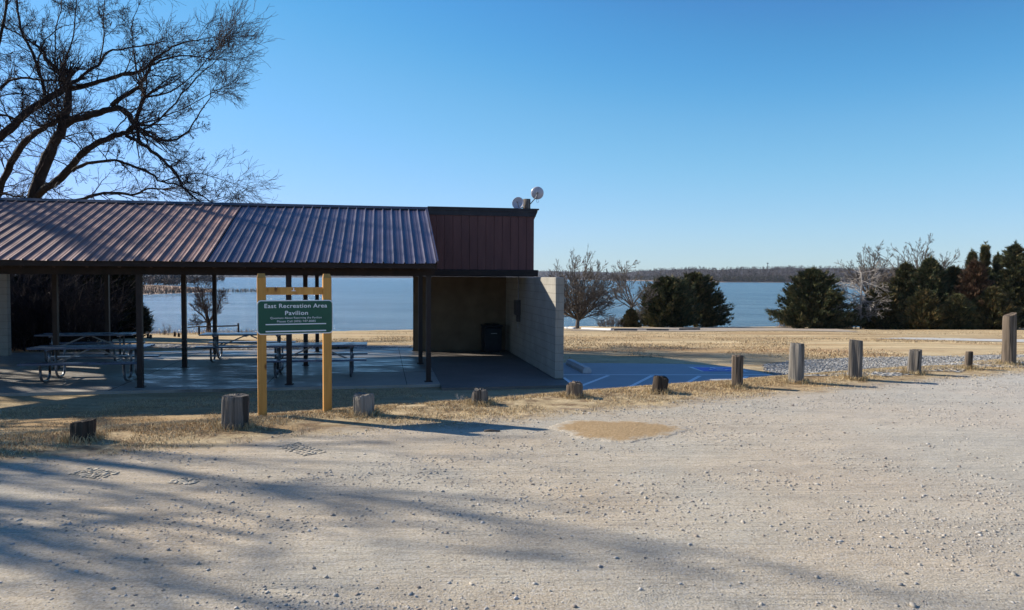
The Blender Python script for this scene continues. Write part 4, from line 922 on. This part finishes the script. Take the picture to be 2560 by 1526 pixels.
# a wood of weed stalks near bollard 4
for i, (px, by, h, lab) in enumerate(((1148, 1006, .22, 'single dry weed stalk left of the low split stump'), (1283, 1000, .16, 'single dry weed stalk right of the low split stump'))):
    g = ground_at(px, by); brush(lab, g, h, .05, 4, 30+i, M_TWIGP, 'weed_stalk', .0022, .3, 'weed')
# ------------------------------------------------------------ loose stones on the lot
def stones(name, P, r, cols, seed, squash=(.45, .75)):
    rn = np.random.RandomState(seed); ph = (1+5**.5)/2
    iv = np.array([(-1, ph, 0), (1, ph, 0), (-1, -ph, 0), (1, -ph, 0), (0, -1, ph), (0, 1, ph), (0, -1, -ph), (0, 1, -ph), (ph, 0, -1), (ph, 0, 1), (-ph, 0, -1), (-ph, 0, 1)])/1.9
    fc = np.array([(0, 11, 5), (0, 5, 1), (0, 1, 7), (0, 7, 10), (0, 10, 11), (1, 5, 9), (5, 11, 4), (11, 10, 2), (10, 7, 6), (7, 1, 8), (3, 9, 4), (3, 4, 2), (3, 2, 6), (3, 6, 8), (3, 8, 9), (4, 9, 5), (2, 4, 11), (6, 2, 10), (8, 6, 7), (9, 8, 1)])
    n = len(P); v = iv[None]*(1+.16*rn.randn(n, 12, 1))+rn.uniform(-.32, .32, (n, 12, 3)); a = rn.uniform(0, 2*PI, n); sx = rn.uniform(.7, 1.4, n)
    v[:, :, 0] *= sx[:, None]; v[:, :, 2] *= rn.uniform(*squash, n)[:, None]
    x = v[:, :, 0]*np.cos(a)[:, None]-v[:, :, 1]*np.sin(a)[:, None]; y = v[:, :, 0]*np.sin(a)[:, None]+v[:, :, 1]*np.cos(a)[:, None]
    v = np.stack([x, y, v[:, :, 2]], 2)*r[:, None, None]+P[:, None]+np.array([0, 0, 1.])*r[:, None, None]*.12
    c = np.array(cols)[rn.randint(0, len(cols), n)]*rn.uniform(.8, 1.15, n)[:, None]
    f = (fc[None]+(np.arange(n)*12)[:, None, None]).reshape(-1, 3)
    return link_mesh(name, npmesh(name, v.reshape(-1, 3), f, np.repeat(c, 12, 0)), M_ATTR)
rn = np.random.RandomState(9); n = 110000
Yd = 3.2+(rn.rand(n)**1.2)*13; Xd = rn.uniform(-.78, .78, n)*Yd
tl = tline(Xd, Yd); cl = fbm(Xd*.9, Yd*1.6, 13); keep = (tl < -.7) & (rn.rand(n) < sstep(.36, .72, cl+.02*Xd)*.9+.08)
Xd, Yd = Xd[keep], Yd[keep]; rr = np.exp(rn.normal(math.log(.0040), .48, len(Xd))); rr = np.clip(rr*(1+.03*Yd), .0025, .017)
tag(stones('gravel_stones', np.column_stack([Xd, Yd, height(Xd, Yd)+.006]), rr, [(.42, .385, .33), (.36, .325, .27), (.46, .43, .385), (.30, .25, .20), (.42, .37, .30)], 3), 'loose grey gravel stones scattered over the lot', 'gravel', kind='stuff')
P = np.column_stack([rn.uniform(5.5, 24, 36000), rn.uniform(15, 26, 36000)]); gpoly = [gp(1905, 915), gp(1990, 902), gp(2200, 893), gp(2560, 888), (26, 24), (30, 17.5), gp(2560, 912), gp(2300, 930), gp(2080, 944), gp(1930, 944)]
P = P[inpoly(P, gpoly)]; tag(stones('gravel_stones', np.column_stack([P, height(P[:, 0], P[:, 1])+.012]), rn.uniform(.010, .022, len(P)), [(.42, .40, .365), (.33, .315, .29), (.48, .46, .425), (.25, .235, .21)], 23), 'coarse grey gravel behind the right hand bollards', 'gravel', kind='stuff')
# larger stones read off the photograph
SP = [(30, 1364), (125, 1407), (122, 1263), (282, 1474), (238, 1310), (355, 1247), (420, 1378), (447, 1380), (548, 1381), (788, 1325), (785, 1424), (1040, 1495), (1105, 1335), (1300, 1252), (1287, 1262), (1318, 1256), (1230, 1288), (1388, 1300), (1428, 1343), (1540, 1398), (1422, 1139), (1440, 1139), (1400, 1106), (1455, 1109), (2130, 1375), (1843, 1187), (1505, 1236), (2040, 1198), (2448, 1237), (2222, 1370), (1965, 1332), (2250, 1466), (2290, 1463), (2190, 1476), (2280, 1513), (2043, 1511), (2082, 1520), (1700, 1464), (1850, 1461), (1725, 1365), (1032, 1255), (1065, 1273), (640, 1212), (830, 1191), (520, 1428), (190, 1431), (2480, 1370), (2350, 1250), (1337, 1463), (1025, 1490), (1290, 1500), (660, 1470), (1500, 1420), (2110, 1245), (1150, 1175)]
for i, (px, py) in enumerate(SP[:0]): pass
P = []; 
for px, py in SP:
    g = ground_at(px, py); P.append((g.x, g.y, g.z+.008))
rn = np.random.RandomState(4); tag(stones('loose_rocks', np.array(P), rn.uniform(.008, .016, len(P)), [(.42, .395, .36), (.33, .30, .265), (.48, .455, .42)], 8, (.35, .65)), 'larger pale rocks lying on the gravel lot', 'rock', kind='stuff')
# clods and tyre tread prints
def tread(px0, py0, px1, py1, wdt, n, seed):
    rn = np.random.RandomState(seed); A = ground_at(px0, py0); B = ground_at(px1, py1); d = (B-A); L = d.length; d.normalize(); s = Vector((-d.y, d.x, 0)); mb = []
    for k in range(n):
        for j in range(5):
            q = A+d*(L*(k+.5)/n+.012*(j % 2))+s*wdt*((j+.5)/5-.5); mb.append((q.x+rn.randn()*.004, q.y+rn.randn()*.004, hz(q.x, q.y)+.006))
    return mb
tp_ = tread(715, 1112, 790, 1138, .26, 9, 1)+tread(195, 1180, 275, 1192, .24, 9, 2)+tread(430, 1203, 490, 1208, .16, 7, 3)
tp_ = np.array(tp_); rn = np.random.RandomState(2); tag(stones('tread_clods', tp_, rn.uniform(.018, .030, len(tp_)), [(.38, .33, .255), (.44, .385, .30)], 12, (.08, .17)), 'clods pressed up in tyre tread prints on the lot', 'dirt', kind='stuff')
# fallen stick on the lot
g = ground_at(1230, 1081); b = MB(); b.tube([(-.09, 0, .012), (-.02, .01, .018), (.09, .0, .012)], [.012, .014, .010], 8); o = b.build('wood_stick', W_TAN, None, True); o.location = g; tag(o, 'short piece of wood lying on the lot below the sign shadow', 'stick')
# ------------------------------------------------------------ small things on the bank behind the pavilion
g = ground_at(845, 874); t = thing('fire_ring', 'low dark stone fire ring on the grass behind the pavilion', 'fire ring', g)
b = MB()
for k in range(12):
    a = 2*PI*k/12; q = Matrix.Translation((math.cos(a)*.42, math.sin(a)*.42, 0)) @ Matrix.Rotation(a, 4, 'Z'); b.box(-.09, .09, -.11, .10, -.05, .17+.03*math.sin(k*2.3), q, bev=.025)
b.build('stone_ring', M_STONE, t)
b = MB(); b.cyl(0, 0, -.02, .04, .33, 16, .2); b.build('ash', M_SOFFIT, t)
RG = 'short wooden stakes on the far bank'
for i, (px, by, hp, lab) in enumerate(((370, 846, 11, 'leftmost short stake on the bank behind the posts'), (377, 847, 8, 'stub stake close beside the leftmost one on the bank'), (437, 842, 10, 'stake on the bank left of the small bare tree, left of a pair'), (447, 843, 8, 'stake on the bank left of the small bare tree, right of a pair'))):
    g = ground_at(px, by); b = MB(); H_ = hp/F*g.y+.03; b.tube([(0, 0, -.1), (0, 0, H_*.9), (.01, 0, H_)], [.06, .055, .04], 10); o = b.build('wooden_stake', W_DARK, None, True); o.location = g; tag(o, lab, 'stake', RG)
# low rail near the small tree
A = ground_at(498, 838); B = ground_at(596, 836); t = thing('hand_rail', 'low wooden rail in front of the small bare tree by the water', 'rail', A)
dv = B-A
for f_ in (0, 1):
    b = MB(); q = dv*f_; b.box(q.x-.04, q.x+.04, q.y-.04, q.y+.04, q.z-.1, q.z+(.62 if f_ else .5), bev=.006); b.build('post', W_DARK, t)
b = MB(); b.beam(Vector((0, 0, .44)), dv+Vector((0, 0, .48)), .04, .07); b.beam(Vector((-.25, -.8, .46)), Vector((.0, 0, .47)), .06, .05); b.build('rail', W_DARK, t)
# distribution antenna mast on the far hill handled below
# ------------------------------------------------------------ far shores
SH = [(-900, 694.5), (200, 694), (560, 694), (1040, 695.3), (1300, 697.7), (1480, 700), (1650, 704), (1800, 706.2), (2000, 707), (2300, 708), (2700, 710), (3400, 713)]
TP = [(-900, 672), (1040, 676), (1341, 677), (1524, 678.5), (1608, 674), (1660, 671), (1801, 670), (1891, 667), (2125, 668), (2403, 672), (3400, 676)]
pxs = np.linspace(-900, 3400, 260); sy = np.interp(pxs, [a for a, _ in SH], [b_ for _, b_ in SH]); ty = np.interp(pxs, [a for a, _ in TP], [b_ for _, b_ in TP])
rows = [0, .015, .05, .12, .22, .4, .7]; V = []; TOP = []
for i, px in enumerate(pxs):
    p = on_z(px, sy[i], WZ); D = p.y
    jit = 1+.02*math.sin(px*.05)
    topz = at_y(px, ty[i]+1.1*math.sin(px*.021)+.8*math.sin(px*.053+1), D*1.3).z-4.5
    for r_ in rows:
        sc = 1+.75*r_; z = WZ+(-.3 if r_ == 0 else (1.2 if r_ < .02 else 1.5+(topz-WZ-1.5)*min(1, (r_/.4))**.8)); z = z if r_ < .5 else z-6
        V.append((p.x*sc, D*sc, z))
V = np.array(V); nr = len(rows); Fq = [(i*nr+j, (i+1)*nr+j, (i+1)*nr+j+1, i*nr+j+1) for i in range(len(pxs)-1) for j in range(nr-1)]
M_SHORE = simple('far_shore_earth', (.16, .11, .08), (.30, .23, .17), .02, .95, 0); M_HILL = simple('wooded_hill_floor', (.03, .025, .026), (.05, .04, .04), .03, .95, 0)
Fq = np.array(Fq); low = (np.arange(len(Fq)) % (nr-1)) < 1
tag(link_mesh('far_shore', npmesh('far_shore', V, Fq[low], smooth=True), M_SHORE), kind='structure'); tag(link_mesh('far_hills', npmesh('far_hills', V, Fq[~low], smooth=True), M_HILL), kind='structure')
grid3 = V.reshape(len(pxs), nr, 3)
def wood(name, n, hmin, hmax, seed, jrange=(.012, .42), label='', per=26, i0=0, i1=1., cols=None, crown=.5):
    rn = np.random.RandomState(seed); fi = (i0+rn.rand(n)*(i1-i0))*(len(pxs)-1.01); rj = jrange[0]+(jrange[1]-jrange[0])*rn.rand(n)**1.6
    i = fi.astype(int); fr = (fi-i)[:, None]; L = grid3[i]*(1-fr[:, :, None])+grid3[i+1]*fr[:, :, None]
    P = np.empty((n, 3))
    for k in range(n):
        for a in range(3): P[k, a] = np.interp(rj[k], rows, L[k, :, a])
    H = rn.uniform(hmin, hmax, n); Wd = H*rn.uniform(.55, .9, n)
    u = rn.randn(n, per, 3); u /= np.linalg.norm(u, axis=2)[..., None]; u *= rn.rand(n, per, 1)**.35
    c = P[:, None]+np.stack([u[..., 0]*Wd[:, None]*.5, u[..., 1]*Wd[:, None]*.5, H[:, None]*(.52+.48*u[..., 2])], 2)
    d1 = rn.randn(n, per, 3)*H[:, None, None]*.085; d2 = rn.randn(n, per, 3)*H[:, None, None]*.085; d1[..., 2] += H[:, None]*.05
    v = np.stack([c-d1*.5, c+d1, c+d2], 2).reshape(-1, 3); m_ = n*per
    ccol = np.array(cols)[rn.randint(0, len(cols), n)]*rn.uniform(.7, 1.3, n)[:, None]; ccol = np.repeat(ccol, per*3, 0)
    o = link_mesh(name, npmesh(name, v, np.arange(m_*3).reshape(-1, 3), ccol), M_ATTR); tag(o, label, 'woodland', kind='stuff')
BR = [(.075, .058, .060), (.06, .048, .052), (.09, .068, .062), (.045, .042, .042)]
wood('far_wood', 9000, 4.5, 9, 1, label='bare brown woodland covering the hills across the lake', i0=.4, i1=.88, cols=BR)
wood('far_wood', 900, 7, 12, 2, (.012, .05), 'darker evergreen trees along the foot of the far shore woodland', i0=.55, i1=.88, cols=[(.03, .035, .022), (.045, .042, .03)])
wood('far_wood', 1500, 16, 24, 3, (.012, .2), 'distant woodland strip seen under the pavilion roof', i0=.1, i1=.45, cols=BR)
# radio mast on the hill
p = at_y(1919, 668, 1750); b = MB(); b.tube([(0, 0, -10), (0, 0, 10)], [.8, .5], 6); b.box(-2, 2, -.8, .8, 8, 10); o = b.build('radio_mast', M_GREYBOX); o.location = p; tag(o, 'thin mast standing up from the hilltop across the lake', 'mast')
# the spit of land in the left bay, brown grass and brush
M_SPIT = simple('spit_grass', (.22, .14, .09), (.38, .26, .17), .12, .95, 0)
def spit():
    top = [(100, 714), (290, 714), (360, 715), (430, 718), (500, 724), (540, 729)]; bot = [(100, 744), (290, 741), (360, 738), (430, 735), (500, 732), (542, 730)]
    V = []; n = len(top)
    for a, c_ in zip(top, bot):
        A = on_z(*a, WZ); B = on_z(*c_, WZ)
        for f_ in (0, .08, .3, .7, 1):
            q = B*(1-f_)+A*f_; V.append((q.x, q.y, WZ+(-.3 if f_ == 0 else .5 if f_ < .1 else .9)))
    Fq = [(i*5+j, (i+1)*5+j, (i+1)*5+j+1, i*5+j+1) for i in range(n-1) for j in range(4)]
    return V, Fq
V, Fq = spit(); tag(link_mesh('land_spit', npmesh('land_spit', V, Fq, smooth=True), M_SPIT), kind='structure')
rn = np.random.RandomState(6); P = []
for k in range(1400):
    f_ = rn.rand(); px = 250+f_*260; lo = np.interp(px, [250, 360, 430, 510], [741, 738, 735, 731]); hi = np.interp(px, [250, 360, 430, 510], [716, 716, 719, 727]); q = on_z(px, rn.uniform(hi, lo), WZ+.8); P.append(q[:])
tag(blades('spit_brush', P, .8, 2.6, .1, .25, [(.24, .15, .10), (.32, .2, .13), (.13, .09, .07)], 7, .4), 'reddish brown brush on the spit across the bay', 'brush', kind='stuff')
P = []
for k in range(500): q = on_z(rn.uniform(500, 660), 729+rn.uniform(-2, 3), WZ); P.append(q[:])
tag(blades('bay_reeds', P, .8, 2.4, .06, .14, [(.24, .19, .15), (.3, .25, .2)], 8, .3), 'sparse reeds standing in the shallow bay', 'reeds', kind='stuff')
# brush wood behind the spit
P = []; rn = np.random.RandomState(61); V = []; Cc = []
for k in range(420):
    px = rn.uniform(150, 560); q = on_z(px, np.interp(px, [150, 430, 560], [713, 716, 706])+rn.uniform(-6, 0), WZ+.5); H = rn.uniform(5, 10); u = rn.randn(40, 3); u /= np.linalg.norm(u, axis=1)[:, None]; c = np.array(q)+u*np.array([H*.35, H*.35, H*.45])*rn.rand(40, 1)**.4+np.array([0, 0, H*.5])
    d1 = rn.randn(40, 3)*H*.07; d2 = rn.randn(40, 3)*H*.07; V.append(np.stack([c-d1, c+d1, c+d2], 1).reshape(-1, 3)); Cc.append(np.tile(np.array(BR[k % 4])*rn.uniform(.6, 1.2), (120, 1)))
V = np.concatenate(V); tag(link_mesh('bay_wood', npmesh('bay_wood', V, np.arange(len(V)).reshape(-1, 3), np.concatenate(Cc)), M_ATTR), 'bare brown woodland behind the spit at the left', 'woodland', kind='stuff')
# ------------------------------------------------------------ air
b = MB(); b.box(-6200, 6200, -320, 8200, -10.6, 90); hm = bpy.data.materials.new('thin_air_haze'); hm.use_nodes = True; hn = hm.node_tree; hn.nodes.remove(hn.nodes['Principled BSDF'])
pv = hn.nodes.new('ShaderNodeVolumePrincipled'); pv.inputs['Color'].default_value = (.82, .90, 1, 1); pv.inputs['Density'].default_value = 4e-5; hn.links.new(pv.outputs[0], hn.nodes['Material Output'].inputs['Volume'])
tag(b.build('haze', hm), kind='stuff')
# ------------------------------------------------------------ light
SUN = Vector((-.927*math.cos(math.radians(30.5)), .375*math.cos(math.radians(30.5)), math.sin(math.radians(30.5)))).normalized()
sl = bpy.data.lights.new('sun', 'SUN'); sl.energy = 5.0; sl.angle = math.radians(.53); sl.color = (1, .93, .82)
so = bpy.data.objects.new('sun', sl); C.objects.link(so); so.rotation_euler = (-SUN).to_track_quat('-Z', 'Y').to_euler()
wld = bpy.data.worlds.new('World'); S.world = wld; wld.use_nodes = True; nt = wld.node_tree; bg = nt.nodes['Background']
sk = nt.nodes.new('ShaderNodeTexSky'); sk.sky_type = 'NISHITA'; sk.sun_disc = False; sk.sun_elevation = math.radians(30.5); sk.sun_rotation = math.atan2(SUN.x, SUN.y); sk.altitude = 0
sk.air_density = 1.0; sk.dust_density = 0; sk.ozone_density = 3.0
nt.links.new(sk.outputs[0], bg.inputs[0]); hs = nt.nodes.new('ShaderNodeHueSaturation'); hs.inputs['Saturation'].default_value = 1.1; mx_ = nt.nodes.new('ShaderNodeMix'); mx_.data_type = 'RGBA'; mx_.blend_type = 'MULTIPLY'; mx_.inputs[0].default_value = 1; mx_.inputs[7].default_value = (.88, .97, 1.12, 1)
nt.links.new(sk.outputs[0], hs.inputs['Color']); nt.links.new(hs.outputs[0], mx_.inputs[6]); 
def vm(col, k):
    n = nt.nodes.new('ShaderNodeMix'); n.data_type = 'RGBA'; n.blend_type = 'MULTIPLY'; n.inputs[0].default_value = 1; n.inputs[7].default_value = (k, k, k, 1); nt.links.new(col, n.inputs[6]); return n.outputs[2]
cu = nt.nodes.new('ShaderNodeRGBCurve')
for ch, pts in enumerate((((0, 0), (.08, .045), (.155, .088), (.246, .195), (.5, .38), (.8, .51), (1, .56)), ((0, 0), (.2, .15), (.30, .265), (.352, .345), (.515, .515), (.75, .64), (1, .72)), ((0, 0), (.68, .64), (.768, .74), (.96, .87), (1, .9)))):
    c = cu.mapping.curves[ch]; c.points[0].location = pts[0]; c.points[1].location = pts[-1]
    for p in pts[1:-1]: c.points.new(*p)
cu.mapping.update(); nt.links.new(vm(mx_.outputs[2], .149), cu.inputs['Color']); nt.links.new(vm(cu.outputs[0], 1/.1614), bg.inputs[0]); bg.inputs[1].default_value = .105
S.view_settings.view_transform = 'Standard'; S.view_settings.look = 'None'; S.view_settings.exposure = .62; S.view_settings.gamma = 1
S.render.engine = 'CYCLES'
